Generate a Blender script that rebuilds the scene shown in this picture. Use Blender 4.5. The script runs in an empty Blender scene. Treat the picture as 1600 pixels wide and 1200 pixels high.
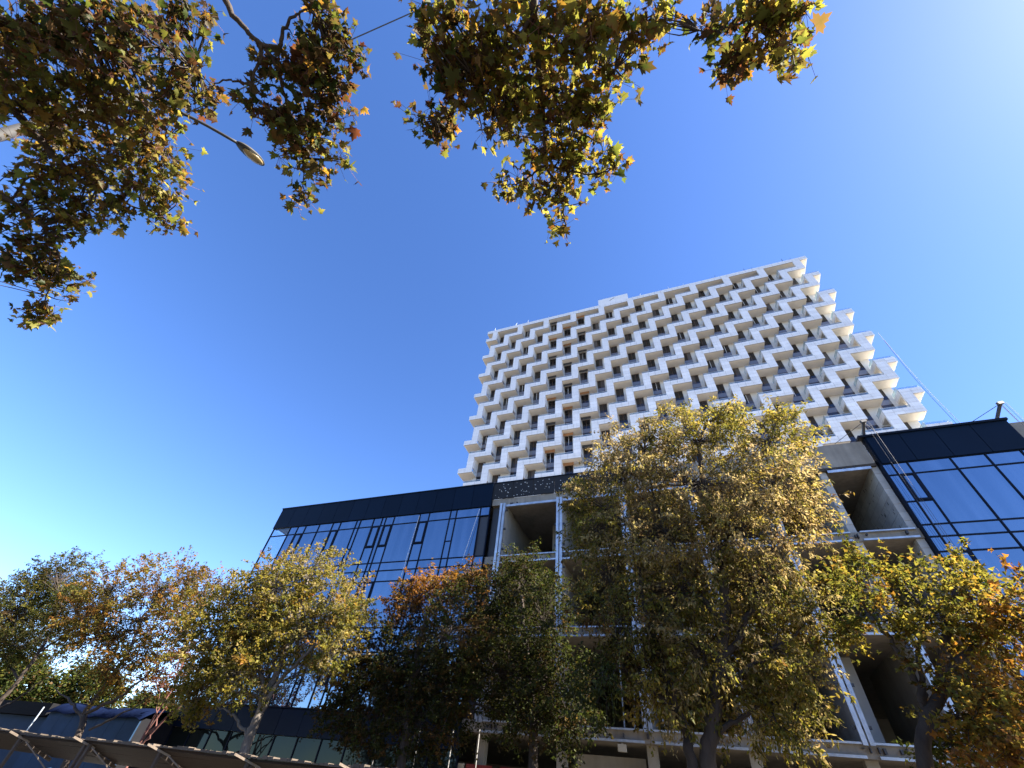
import bpy, math, random
import numpy as np
from mathutils import Matrix, Vector

rnd = random.Random(7)
rng = np.random.default_rng(11)
scene = bpy.context.scene
COL = scene.collection

# ------------------------------------------------------------------ camera
FPX = 648.0                                   # focal length in pixels of the 1600 px wide photograph
YAW, PITCH, ROLL = (math.radians(a) for a in (-24.976, 45.72, 7.315))
CAM = np.array([0.0, 0.0, 1.6])

def cam_axes():
    cy, sy = math.cos(YAW), math.sin(YAW)
    fwd = np.array([sy * math.cos(PITCH), cy * math.cos(PITCH), math.sin(PITCH)])
    r = np.array([cy, -sy, 0.0])
    u = np.cross(r, fwd)
    c, s = math.cos(ROLL), math.sin(ROLL)
    return c * r + s * u, -(-s * r + c * u), fwd
AX_R, AX_D, AX_F = cam_axes()

cam_data = bpy.data.cameras.new('camera')
cam_data.sensor_width = 36.0
cam_data.lens = FPX / 1600.0 * 36.0
cam_data.clip_start = 0.05
cam_data.clip_end = 6000.0
cam = bpy.data.objects.new('camera', cam_data)
COL.objects.link(cam)
M = Matrix.Identity(4)
for i in range(3):
    M[i][0], M[i][1], M[i][2], M[i][3] = AX_R[i], -AX_D[i], -AX_F[i], CAM[i]
cam.matrix_world = M
scene.camera = cam

# ------------------------------------------------------------------ sky, sun, exposure
SUN_AZ, SUN_EL = math.radians(86.0), math.radians(42.0)     # azimuth from +Y (into the facade) towards +X
world = bpy.data.worlds.new('World')
scene.world = world
world.use_nodes = True
wn = world.node_tree.nodes
wl = world.node_tree.links
wn.clear()
sky = wn.new('ShaderNodeTexSky')
sky.sky_type = 'NISHITA'
sky.sun_disc = False
sky.sun_elevation = SUN_EL
sky.sun_rotation = SUN_AZ
sky.altitude = 150.0
sky.air_density = 0.7
sky.dust_density = 0.2
sky.ozone_density = 1.0
bg = wn.new('ShaderNodeBackground')
bg.inputs['Strength'].default_value = 0.065
wo = wn.new('ShaderNodeOutputWorld')
hs_ = wn.new('ShaderNodeHueSaturation')             # the phone's vivid blue, the same over the whole sky
hs_.inputs['Saturation'].default_value = 1.23
hs_.inputs['Hue'].default_value = 0.510
wl.new(sky.outputs[0], hs_.inputs['Color'])
wl.new(hs_.outputs[0], bg.inputs[0])
wl.new(bg.outputs[0], wo.inputs[0])

sun_d = bpy.data.lights.new('sun', 'SUN')
sun_d.energy = 4.5
sun_d.angle = math.radians(0.53)
sun_d.color = (1.0, 0.93, 0.82)
sun = bpy.data.objects.new('sun', sun_d)
COL.objects.link(sun)
sdir = Vector((math.sin(SUN_AZ) * math.cos(SUN_EL), math.cos(SUN_AZ) * math.cos(SUN_EL), math.sin(SUN_EL)))
sun.rotation_euler = sdir.to_track_quat('Z', 'Y').to_euler()
sun.location = (60, 10, 60)

scene.view_settings.view_transform = 'Standard'
scene.view_settings.look = 'None'
scene.view_settings.gamma = 1.0
scene.view_settings.use_curve_mapping = False
scene.view_settings.exposure = 2.74
scene.render.engine = 'CYCLES'

# ------------------------------------------------------------------ helpers
def ray(px, py):
    return (px - 800) * AX_R + (py - 600) * AX_D + FPX * AX_F
def at_depth(px, py, Y):
    d = ray(px, py)
    return CAM + d * (Y / d[1])
def at_dist(px, py, dist):
    d = ray(px, py)
    return CAM + d * (dist / np.linalg.norm(d))

def new_mat(name):
    m = bpy.data.materials.new(name)
    m.use_nodes = True
    nt = m.node_tree
    b = nt.nodes['Principled BSDF']
    return m, nt, b

def surface(name, col, rough=0.7, metal=0.0, noise=0.0, scale=3.0, stretch=(1, 1, 1), bump=0.0, vary=0.0, spec=0.4, streak=0.0):
    """base colour with broad stains, fine grain and a little difference from piece to piece"""
    m, nt, b = new_mat(name)
    N, L = nt.nodes, nt.links
    b.inputs['Roughness'].default_value = rough
    b.inputs['Metallic'].default_value = metal
    b.inputs['Specular IOR Level'].default_value = spec
    geo = N.new('ShaderNodeNewGeometry')
    mp = N.new('ShaderNodeMapping')
    mp.inputs['Scale'].default_value = stretch
    L.new(geo.outputs['Position'], mp.inputs['Vector'])
    n1 = N.new('ShaderNodeTexNoise')
    n1.inputs['Scale'].default_value = scale
    n1.inputs['Detail'].default_value = 8
    n1.inputs['Roughness'].default_value = 0.62
    L.new(mp.outputs[0], n1.inputs['Vector'])
    ramp = N.new('ShaderNodeMapRange')
    ramp.inputs['From Min'].default_value = 0.28
    ramp.inputs['From Max'].default_value = 0.72
    ramp.inputs['To Min'].default_value = 1.0 - noise
    ramp.inputs['To Max'].default_value = 1.0 + noise * 0.6
    L.new(n1.outputs['Fac'], ramp.inputs['Value'])
    val = ramp.outputs[0]
    if streak > 0:
        mp2 = N.new('ShaderNodeMapping')
        mp2.inputs['Scale'].default_value = (5, 5, 0.35)
        L.new(geo.outputs['Position'], mp2.inputs['Vector'])
        n3 = N.new('ShaderNodeTexNoise')
        n3.inputs['Scale'].default_value = 1.0
        n3.inputs['Detail'].default_value = 6
        L.new(mp2.outputs[0], n3.inputs['Vector'])
        r3 = N.new('ShaderNodeMapRange')
        r3.inputs['From Min'].default_value = 0.35
        r3.inputs['From Max'].default_value = 0.7
        r3.inputs['To Min'].default_value = 1.0
        r3.inputs['To Max'].default_value = 1.0 - streak
        L.new(n3.outputs['Fac'], r3.inputs['Value'])
        mm = N.new('ShaderNodeMath'); mm.operation = 'MULTIPLY'
        L.new(val, mm.inputs[0]); L.new(r3.outputs[0], mm.inputs[1])
        val = mm.outputs[0]
    if vary > 0:
        oi = N.new('ShaderNodeObjectInfo')
        vr = N.new('ShaderNodeMapRange')
        vr.inputs['To Min'].default_value = 1.0 - vary
        vr.inputs['To Max'].default_value = 1.0 + vary * 0.5
        L.new(oi.outputs['Random'], vr.inputs['Value'])
        m2 = N.new('ShaderNodeMath'); m2.operation = 'MULTIPLY'
        L.new(val, m2.inputs[0]); L.new(vr.outputs[0], m2.inputs[1])
        val = m2.outputs[0]
    mix = N.new('ShaderNodeVectorMath'); mix.operation = 'SCALE'
    mix.inputs[0].default_value = col
    L.new(val, mix.inputs['Scale'])
    L.new(mix.outputs[0], b.inputs['Base Color'])
    if bump > 0:
        n2 = N.new('ShaderNodeTexNoise')
        n2.inputs['Scale'].default_value = scale * 9
        n2.inputs['Detail'].default_value = 5
        L.new(mp.outputs[0], n2.inputs['Vector'])
        bp = N.new('ShaderNodeBump')
        bp.inputs['Strength'].default_value = bump
        bp.inputs['Distance'].default_value = 0.02
        L.new(n2.outputs['Fac'], bp.inputs['Height'])
        L.new(bp.outputs[0], b.inputs['Normal'])
    return m

def coated_glass(name, refl=(0.62, 0.74, 0.95), base=(0.012, 0.018, 0.035), fac=0.42, wave=0.004, blinds=1.0, curtain=0.0):
    """sun-control glazing: dark body, mirror coat, each sheet slightly out of plane and not quite flat"""
    m, nt, b = new_mat(name)
    N, L = nt.nodes, nt.links
    N.remove(b)
    out = N['Material Output']
    di = N.new('ShaderNodeBsdfDiffuse'); di.inputs[0].default_value = (*base, 1)
    gl = N.new('ShaderNodeBsdfGlossy'); gl.inputs[0].default_value = (*refl, 1)
    gl.inputs['Roughness'].default_value = 0.015
    geo = N.new('ShaderNodeNewGeometry')
    oi = N.new('ShaderNodeObjectInfo')
    if blinds > 1.0:                                # some rooms have pale paper or blinds behind the pane
        pw = N.new('ShaderNodeMath'); pw.operation = 'POWER'; pw.inputs[1].default_value = 5.0
        L.new(oi.outputs['Random'], pw.inputs[0])
        br = N.new('ShaderNodeMapRange'); br.inputs['To Min'].default_value = 0.7; br.inputs['To Max'].default_value = blinds
        L.new(pw.outputs[0], br.inputs['Value'])
        bs = N.new('ShaderNodeVectorMath'); bs.operation = 'SCALE'; bs.inputs[0].default_value = base
        L.new(br.outputs[0], bs.inputs['Scale']); L.new(bs.outputs[0], di.inputs[0])
    n = N.new('ShaderNodeTexNoise'); n.inputs['Scale'].default_value = 0.45; n.inputs['Detail'].default_value = 1.5
    n.noise_dimensions = '4D'
    L.new(geo.outputs['Position'], n.inputs['Vector'])
    wm = N.new('ShaderNodeMath'); wm.operation = 'MULTIPLY'; wm.inputs[1].default_value = 40
    L.new(oi.outputs['Random'], wm.inputs[0]); L.new(wm.outputs[0], n.inputs['W'])
    if curtain > 0:
        mpc = N.new('ShaderNodeMapping'); mpc.inputs['Scale'].default_value = (2.6, 2.6, 0.16)
        L.new(geo.outputs['Position'], mpc.inputs['Vector'])
        nc = N.new('ShaderNodeTexNoise'); nc.noise_dimensions = '4D'; nc.inputs['Scale'].default_value = 1.0; nc.inputs['Detail'].default_value = 4
        L.new(mpc.outputs[0], nc.inputs['Vector']); L.new(wm.outputs[0], nc.inputs['W'])
        rc = N.new('ShaderNodeMapRange'); rc.inputs['From Min'].default_value = 0.42; rc.inputs['From Max'].default_value = 0.75
        rc.inputs['To Min'].default_value = 1.0; rc.inputs['To Max'].default_value = curtain
        L.new(nc.outputs['Fac'], rc.inputs['Value'])
        cs = N.new('ShaderNodeVectorMath'); cs.operation = 'SCALE'; cs.inputs[0].default_value = base
        L.new(rc.outputs[0], cs.inputs['Scale']); L.new(cs.outputs[0], di.inputs[0])
    sub = N.new('ShaderNodeVectorMath'); sub.operation = 'SUBTRACT'; sub.inputs[1].default_value = (0.5, 0.5, 0.5)
    L.new(n.outputs['Color'], sub.inputs[0])
    sc = N.new('ShaderNodeVectorMath'); sc.operation = 'SCALE'; sc.inputs['Scale'].default_value = wave * 6
    L.new(sub.outputs[0], sc.inputs[0])
    ad = N.new('ShaderNodeVectorMath'); ad.operation = 'ADD'
    L.new(geo.outputs['Normal'], ad.inputs[0]); L.new(sc.outputs[0], ad.inputs[1])
    nm = N.new('ShaderNodeVectorMath'); nm.operation = 'NORMALIZE'
    L.new(ad.outputs[0], nm.inputs[0]); L.new(nm.outputs[0], gl.inputs['Normal'])
    lw = N.new('ShaderNodeFresnel'); lw.inputs['IOR'].default_value = 1.5
    ma = N.new('ShaderNodeMath'); ma.operation = 'ADD'; ma.use_clamp = True
    vr = N.new('ShaderNodeMapRange'); vr.inputs['To Min'].default_value = fac * 0.9; vr.inputs['To Max'].default_value = fac * 1.08
    L.new(oi.outputs['Random'], vr.inputs['Value'])
    L.new(vr.outputs[0], ma.inputs[0]); L.new(lw.outputs[0], ma.inputs[1])
    mx = N.new('ShaderNodeMixShader')
    L.new(ma.outputs[0], mx.inputs[0]); L.new(di.outputs[0], mx.inputs[1]); L.new(gl.outputs[0], mx.inputs[2])
    L.new(mx.outputs[0], out.inputs['Surface'])
    return m

def clear_glass(name, tint=(0.72, 0.8, 0.84), base=(0.3, 0.36, 0.4), body=0.15, fac=0.1):
    m, nt, b = new_mat(name)
    N, L = nt.nodes, nt.links
    N.remove(b)
    out = N['Material Output']
    tr = N.new('ShaderNodeBsdfTransparent'); tr.inputs[0].default_value = (*tint, 1)
    di = N.new('ShaderNodeBsdfDiffuse'); di.inputs[0].default_value = (*base, 1)
    gl = N.new('ShaderNodeBsdfGlossy'); gl.inputs['Roughness'].default_value = 0.02
    fr = N.new('ShaderNodeFresnel'); fr.inputs['IOR'].default_value = 1.5
    ma = N.new('ShaderNodeMath'); ma.operation = 'ADD'; ma.inputs[1].default_value = fac; ma.use_clamp = True
    gb = N.new('ShaderNodeNewGeometry')
    inv = N.new('ShaderNodeMath'); inv.operation = 'SUBTRACT'; inv.inputs[0].default_value = 1.0
    L.new(gb.outputs['Backfacing'], inv.inputs[1])
    fm = N.new('ShaderNodeMath'); fm.operation = 'MULTIPLY'
    L.new(fr.outputs[0], fm.inputs[0]); L.new(inv.outputs[0], fm.inputs[1])
    L.new(fm.outputs[0], ma.inputs[0])
    m1 = N.new('ShaderNodeMixShader'); m1.inputs[0].default_value = body
    L.new(tr.outputs[0], m1.inputs[1]); L.new(di.outputs[0], m1.inputs[2])
    m2 = N.new('ShaderNodeMixShader')
    L.new(ma.outputs[0], m2.inputs[0]); L.new(m1.outputs[0], m2.inputs[1]); L.new(gl.outputs[0], m2.inputs[2])
    L.new(m2.outputs[0], out.inputs['Surface'])
    return m

def leaf_material(name, trans=0.45, gloss=0.06):
    """colour comes per leaf from the mesh ('leaf_colour'); light passes through the blade"""
    m, nt, b = new_mat(name)
    N, L = nt.nodes, nt.links
    N.remove(b)
    out = N['Material Output']
    at = N.new('ShaderNodeAttribute'); at.attribute_name = 'leaf_colour'
    di = N.new('ShaderNodeBsdfDiffuse')
    tl = N.new('ShaderNodeBsdfTranslucent')
    hs = N.new('ShaderNodeHueSaturation'); hs.inputs['Saturation'].default_value = 1.02; hs.inputs['Value'].default_value = 1.45
    gl = N.new('ShaderNodeBsdfGlossy'); gl.inputs['Roughness'].default_value = 0.55; gl.inputs[0].default_value = (0.7, 0.7, 0.62, 1)
    L.new(at.outputs['Color'], di.inputs[0]); L.new(at.outputs['Color'], hs.inputs['Color']); L.new(hs.outputs[0], tl.inputs[0])
    a = N.new('ShaderNodeMixShader'); a.inputs[0].default_value = trans
    L.new(di.outputs[0], a.inputs[1]); L.new(tl.outputs[0], a.inputs[2])
    c = N.new('ShaderNodeMixShader'); c.inputs[0].default_value = gloss
    L.new(a.outputs[0], c.inputs[1]); L.new(gl.outputs[0], c.inputs[2])
    L.new(c.outputs[0], out.inputs['Surface'])
    return m

MAT = {}
MAT['white_panel'] = surface('white_panel', (0.85, 0.855, 0.86), 0.42, noise=0.07, scale=0.6, vary=0.10, streak=0.11)
MAT['white_joint'] = surface('white_joint', (0.30, 0.31, 0.33), 0.8)
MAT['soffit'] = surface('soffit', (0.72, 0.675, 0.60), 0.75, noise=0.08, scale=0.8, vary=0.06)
MAT['plaster'] = surface('plaster', (0.66, 0.65, 0.63), 0.8, noise=0.06, scale=0.7, streak=0.06)
MAT['brown_frame'] = surface('brown_frame', (0.075, 0.045, 0.032), 0.5, noise=0.1)
MAT['raw_brown'] = surface('raw_brown', (0.32, 0.15, 0.06), 0.75, noise=0.25, scale=2, vary=0.5)
MAT['window_glass'] = coated_glass('window_glass', (0.5, 0.56, 0.66), (0.022, 0.020, 0.020), 0.06, 0.006, blinds=5.0)
MAT['spandrel_glass'] = coated_glass('spandrel_glass', (0.62, 0.62, 0.66), (0.20, 0.195, 0.20), 0.10, 0.006)
MAT['rail_glass'] = clear_glass('rail_glass', (0.80, 0.86, 0.88), (0.45, 0.52, 0.55), 0.12, 0.12)
MAT['screen_glass'] = clear_glass('screen_glass', (0.75, 0.83, 0.84), (0.66, 0.74, 0.76), 0.45, 0.1)
MAT['clear_pane'] = clear_glass('clear_pane', (0.93, 0.97, 0.99), (0.2, 0.3, 0.36), 0.03, 0.04)
MAT['rail_metal'] = surface('rail_metal', (0.62, 0.63, 0.64), 0.45, metal=0.15)
MAT['roof_membrane'] = surface('roof_membrane', (0.35, 0.35, 0.35), 0.9, noise=0.2)
MAT['navy_panel'] = surface('navy_panel', (0.0022, 0.0085, 0.023), 0.5, noise=0.12, scale=0.5, vary=0.15, spec=0.10)
MAT['shop_glass'] = coated_glass('shop_glass', (0.20, 0.25, 0.26), (0.008, 0.011, 0.011), 0.02, 0.006)
MAT['navy_trim'] = surface('navy_trim', (0.003, 0.006, 0.014), 0.5, noise=0.1, spec=0.12)
MAT['mullion'] = surface('mullion', (0.003, 0.006, 0.016), 0.5, noise=0.1, spec=0.12)
MAT['curtain_glass'] = coated_glass('curtain_glass', (0.56, 0.73, 0.92), (0.012, 0.018, 0.03), 0.30, 0.0065, curtain=4.5)
MAT['concrete'] = surface('concrete', (0.27, 0.24, 0.20), 0.88, noise=0.22, scale=1.1, bump=0.25, streak=0.22)
MAT['concrete_wall'] = surface('concrete_wall', (0.32, 0.295, 0.255), 0.9, noise=0.15, scale=1.6, bump=0.3, streak=0.12, vary=0.08)
MAT['block'] = surface('block', (0.40, 0.39, 0.37), 0.92, noise=0.16, scale=3.0, bump=0.3, vary=0.14)
MAT['membrane'] = surface('membrane', (0.012, 0.012, 0.014), 0.75, noise=0.2, scale=2.0, vary=0.2)
MAT['disc'] = surface('disc', (0.55, 0.55, 0.53), 0.6)
MAT['galvanised'] = surface('galvanised', (0.52, 0.56, 0.62), 0.42, metal=0.55, noise=0.28, scale=3, vary=0.15, streak=0.2)
MAT['dark_steel'] = surface('dark_steel', (0.05, 0.05, 0.055), 0.5, metal=0.3, noise=0.15)
MAT['pole_grey'] = surface('pole_grey', (0.16, 0.155, 0.15), 0.7, noise=0.3, scale=3)
MAT['rope'] = surface('rope', (0.06, 0.06, 0.065), 0.7)
MAT['white_rope'] = surface('white_rope', (0.6, 0.6, 0.6), 0.7)
MAT['bark'] = surface('bark', (0.044, 0.032, 0.024), 0.95, noise=0.5, scale=7, stretch=(1, 1, 0.25), bump=0.6)
MAT['bark_pale'] = surface('bark_pale', (0.115, 0.096, 0.078), 0.92, noise=0.5, scale=6, stretch=(1, 1, 0.25), bump=0.6)
MAT['bark_red'] = surface('bark_red', (0.13, 0.055, 0.045), 0.9, noise=0.35, scale=8, bump=0.4)
MAT['leaf'] = leaf_material('leaf', 0.5, 0.012)
MAT['leaf_near'] = leaf_material('leaf_near', 0.58, 0.015)
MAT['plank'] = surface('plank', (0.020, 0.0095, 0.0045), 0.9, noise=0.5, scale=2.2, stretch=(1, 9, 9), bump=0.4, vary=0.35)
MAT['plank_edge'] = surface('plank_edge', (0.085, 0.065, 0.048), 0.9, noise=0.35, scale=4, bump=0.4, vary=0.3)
MAT['pale_timber'] = surface('pale_timber', (0.17, 0.13, 0.095), 0.85, noise=0.25, scale=4, bump=0.3)
MAT['dark_timber'] = surface('dark_timber', (0.05, 0.036, 0.028), 0.85, noise=0.3, scale=4, bump=0.3)
MAT['blue_tarp'] = surface('blue_tarp', (0.004, 0.008, 0.028), 0.9, noise=0.3, scale=1.8, bump=0.5, spec=0.03)
MAT['cabin_blue'] = surface('cabin_blue', (0.012, 0.034, 0.075), 0.7, noise=0.25, scale=1.2, vary=0.2, spec=0.15)
MAT['cabin_grey'] = surface('cabin_grey', (0.010, 0.010, 0.012), 0.85, noise=0.2, spec=0.1)
MAT['bag_white'] = surface('bag_white', (0.55, 0.55, 0.53), 0.7, noise=0.2, scale=3, bump=0.5)
MAT['teal'] = surface('teal', (0.03, 0.075, 0.085), 0.6, noise=0.2, scale=2)
MAT['cream'] = surface('cream', (0.42, 0.37, 0.27), 0.75, noise=0.15, scale=2)
MAT['red'] = surface('red', (0.20, 0.018, 0.014), 0.6, noise=0.15, scale=2)
MAT['lamp_body'] = surface('lamp_body', (0.040, 0.038, 0.036), 0.6, noise=0.3, scale=8, spec=0.25)
MAT['lamp_lens'] = surface('lamp_lens', (0.26, 0.19, 0.085), 0.3, noise=0.3, scale=14, spec=0.4)
MAT['asphalt'] = surface('asphalt', (0.060, 0.058, 0.055), 0.93, noise=0.25, scale=1.5, bump=0.5)
MAT['earth'] = surface('earth', (0.095, 0.080, 0.060), 0.95, noise=0.35, scale=0.7, bump=0.5)

WORLD_LOC = {}
def finish(o, label=None, cat=None, group=None, kind=None):
    if label: o['label'] = label
    if cat: o['category'] = cat
    if group: o['group'] = group
    if kind: o['kind'] = kind
    return o

def root(name, loc, label, cat, group=None):
    e = bpy.data.objects.new(name, None)
    e.empty_display_size = 0.3
    COL.objects.link(e)
    e.location = loc
    WORLD_LOC[e.name] = np.array(loc, float)
    return finish(e, label, cat, group)

def link_mesh(name, me, loc, parent=None, mat=None):
    o = bpy.data.objects.new(name, me)
    COL.objects.link(o)
    loc = np.array(loc, float)
    WORLD_LOC[o.name] = loc
    if parent is not None:
        o.parent = parent
        o.location = loc - WORLD_LOC[parent.name]
    else:
        o.location = loc
    if mat is not None and not me.materials:
        me.materials.append(MAT[mat])
    return o

BOXF = np.array([[0, 3, 2, 1], [4, 5, 6, 7], [0, 1, 5, 4], [1, 2, 6, 5], [2, 3, 7, 6], [3, 0, 4, 7]])
BOXV = np.array([[-1, -1, -1], [1, -1, -1], [1, 1, -1], [-1, 1, -1], [-1, -1, 1], [1, -1, 1], [1, 1, 1], [-1, 1, 1]]) * 0.5

def poly_mesh(name, V, Fc, mat=None, smooth=False):
    me = bpy.data.meshes.new(name)
    me.from_pydata([tuple(v) for v in V], [], [tuple(int(i) for i in f) for f in Fc])
    if mat: me.materials.append(MAT[mat])
    if smooth: me.polygons.foreach_set('use_smooth', [True] * len(me.polygons))
    me.update()
    return me

BOXCACHE = {}
def box(name, parent, x0, x1, y0, y1, z0, z1, mat, **k):
    """one box-shaped piece; alike pieces share their mesh"""
    d = (round(x1 - x0, 3), round(y1 - y0, 3), round(z1 - z0, 3), mat)
    me = BOXCACHE.get(d)
    if me is None:
        me = poly_mesh(name, BOXV * np.array(d[:3]), BOXF, mat)
        BOXCACHE[d] = me
    o = link_mesh(name, me, ((x0 + x1) / 2, (y0 + y1) / 2, (z0 + z1) / 2), parent)
    return finish(o, **k) if k else o

class MB:
    """collects shapes (in world space) that make up one piece"""
    def __init__(self): self.V, self.F, self.n = [], [], 0
    def add(self, V, Fc):
        self.V.append(np.asarray(V, float)); self.F += [tuple(int(i) + self.n for i in f) for f in Fc]; self.n += len(V)
    def box(self, x0, x1, y0, y1, z0, z1):
        self.add(BOXV * np.array([x1 - x0, y1 - y0, z1 - z0]) + np.array([(x0 + x1) / 2, (y0 + y1) / 2, (z0 + z1) / 2]), BOXF)
    def bar(self, a, b, w, h=None):
        a, b = np.array(a, float), np.array(b, float); h = h or w
        t = b - a; ln = np.linalg.norm(t); t = t / ln
        up = np.array([0, 0, 1.0]) if abs(t[2]) < 0.9 else np.array([0, 1.0, 0])
        s = np.cross(t, up); s /= np.linalg.norm(s); u = np.cross(s, t)
        B = BOXV
        self.add((a + b) / 2 + np.outer(B[:, 0] * ln, t) + np.outer(B[:, 1] * w, s) + np.outer(B[:, 2] * h, u), BOXF)
    def tube(self, pts, rad, sides=6, cap=True):
        V, Fc = tube_geo(pts, rad, sides, cap); self.add(V, Fc)
    def build(self, name, parent, mat, smooth=False, **k):
        V = np.concatenate(self.V); c = (V.min(0) + V.max(0)) / 2
        o = link_mesh(name, poly_mesh(name, V - c, self.F, mat, smooth), c, parent)
        return finish(o, **k) if k else o

def tube_geo(pts, rad, sides=6, cap=True):
    P = np.array(pts, float); n = len(P)
    R = np.full(n, rad) if np.isscalar(rad) else np.array(rad, float)
    T = np.gradient(P, axis=0); T /= np.linalg.norm(T, axis=1)[:, None] + 1e-9
    ref = np.array([0.31, 0.87, 0.22]) if abs(T[0] @ np.array([0.31, 0.87, 0.22])) < 0.85 else np.array([0.9, -0.2, 0.3])
    V = []
    for i in range(n):
        s = np.cross(T[i], ref); s /= np.linalg.norm(s); u = np.cross(s, T[i])
        ref = u if False else ref
        a = np.linspace(0, 2 * math.pi, sides, endpoint=False)
        V.append(P[i] + R[i] * (np.outer(np.cos(a), s) + np.outer(np.sin(a), u)))
    Fc = []
    for i in range(n - 1):
        for j in range(sides):
            k = (j + 1) % sides
            Fc.append((i * sides + j, i * sides + k, (i + 1) * sides + k, (i + 1) * sides + j))
    if cap:
        Fc.append(tuple(range(sides - 1, -1, -1))); Fc.append(tuple((n - 1) * sides + j for j in range(sides)))
    return np.concatenate(V), Fc

def smooth_path(pts, n):
    """Catmull-Rom through the points"""
    P = np.array(pts, float)
    if len(P) == 2: return np.linspace(P[0], P[1], n)
    Q = np.vstack([2 * P[0] - P[1], P, 2 * P[-1] - P[-2]])
    t = np.linspace(0, len(P) - 1 - 1e-6, n)
    i = t.astype(int); f = (t - i)[:, None]
    a, b, c, d = Q[i], Q[i + 1], Q[i + 2], Q[i + 3]
    return 0.5 * (2 * b + (c - a) * f + (2 * a - 5 * b + 4 * c - d) * f ** 2 + (3 * b - a - 3 * c + d) * f ** 3)

# ------------------------------------------------------------------ ground
def sheet(name, x0, x1, y0, y1, z, mat):
    me = poly_mesh(name, [(x0, y0, 0), (x1, y0, 0), (x1, y1, 0), (x0, y1, 0)], [(0, 1, 2, 3)], mat)
    return finish(link_mesh(name, me, (0, 0, z)), kind='structure')
sheet('ground', -2500, 2500, -2500, 2500, 0.0, 'earth')
sheet('pavement', -120, 120, -9.0, 6.4, 0.004, 'asphalt')

# ------------------------------------------------------------------ apartment tower
TY = 56.0                    # front face
TD = 1.95                    # balcony depth
XL, XR = -34.7, 36.3
STEP = 3.23
ROOF = 86.5
BH = 1.02
FW_ = 1.28                   # fin width
P = 6.68
FC0 = -32.5
NB = 16
def bar_bottom(j): return 82.36 - STEP * j
def fin_centres(par):
    off = FC0 if par == 0 else FC0 + P / 2
    return [off + n * P for n in range(-1, 12) if XL + 0.2 < off + n * P - FW_ / 2 and off + n * P + FW_ / 2 < XR - 0.1]

tower = root('apartment_tower', (0.8, TY + 8, 0), 'tall white apartment tower with stepped zigzag balcony bands, rising behind the podium', 'tower')
YB = TY + TD
box('core_wall', tower, XL + TD, XR - TD, YB + 0.02, TY + 15, 0.0, ROOF - 0.4, 'plaster')
box('roof_slab', tower, XL + 0.3, XR - 0.3, TY + 0.3, TY + 16, ROOF - 0.55, ROOF - 0.3, 'roof_membrane')

panel_jobs = []              # (parent, x0,x1,z0,z1)
def balcony(name, x0, x1, z0, z1, left_open, right_corner=False, left_corner=False):
    """projecting box of a band: backing, soffit slab and returns"""
    m = MB()
    m.box(x0 + 0.02, x1 - 0.02, TY + 0.03, TY + 0.16, z0 + 0.01, z1 - 0.01)
    o = m.build(name, tower, 'white_joint')
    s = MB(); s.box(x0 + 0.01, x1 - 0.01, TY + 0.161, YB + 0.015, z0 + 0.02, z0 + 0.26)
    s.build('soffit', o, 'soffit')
    if left_open:
        e = MB(); e.box(x0, x0 + 0.12, TY + 0.162, YB + 0.01, z0 + 0.264, z1 - 0.02); e.build('end_panel', o, 'white_panel')
    if right_corner:
        e = MB(); e.box(XR - 0.14, XR, TY + 0.03, TY + 15, z0, z1); e.build('side_fascia', o, 'white_panel')
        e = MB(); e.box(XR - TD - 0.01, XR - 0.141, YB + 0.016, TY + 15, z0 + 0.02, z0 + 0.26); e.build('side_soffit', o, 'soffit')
    if left_corner:
        e = MB(); e.box(XL, XL + 0.14, TY + 0.03, TY + 15, z0, z1); e.build('side_fascia', o, 'white_panel')
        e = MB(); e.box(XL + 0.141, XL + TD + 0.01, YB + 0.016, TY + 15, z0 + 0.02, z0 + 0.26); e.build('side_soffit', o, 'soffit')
    w = x1 - x0
    cols = max(1, round(w / 1.25))
    for c in range(cols):
        a, b = x0 + w * c / cols, x0 + w * (c + 1) / cols
        panel_jobs.append((o, a + (0.018 if c else 0), b - (0.018 if c < cols - 1 else 0), z0 + 0.49, z1))
        panel_jobs.append((o, a + (0.018 if c else 0), b - (0.018 if c < cols - 1 else 0), z0, z0 + 0.455))
    return o

def fin(xc, z0, z1):
    x0, x1 = xc - FW_ / 2, xc + FW_ / 2
    m = MB(); m.box(x0 + 0.02, x1 - 0.02, TY + 0.032, TY + 0.158, z0 - 0.01, z1 + 0.01)
    o = m.build('fin', tower, 'white_joint')
    w = MB(); w.box(x1 - 0.22, x1, TY + 0.159, YB + 0.012, z0 + 0.004, z1 - 0.004); w.build('fin_wall', o, 'white_panel')
    w = MB(); w.box(x0, x0 + 0.05, TY + 0.033, TY + 0.30, z0 + 0.005, z1 - 0.005); w.build('edge_trim', o, 'white_panel')
    rows = 3
    for r in range(rows):
        a, b = z0 + (z1 - z0) * r / rows, z0 + (z1 - z0) * (r + 1) / rows
        panel_jobs.append((o, x0, x1, a + 0.018, b - 0.018))
    return o

SHAFT = (2, 3)               # two unfinished columns of bays with bare glazed shafts
fin_roof = {}
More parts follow.
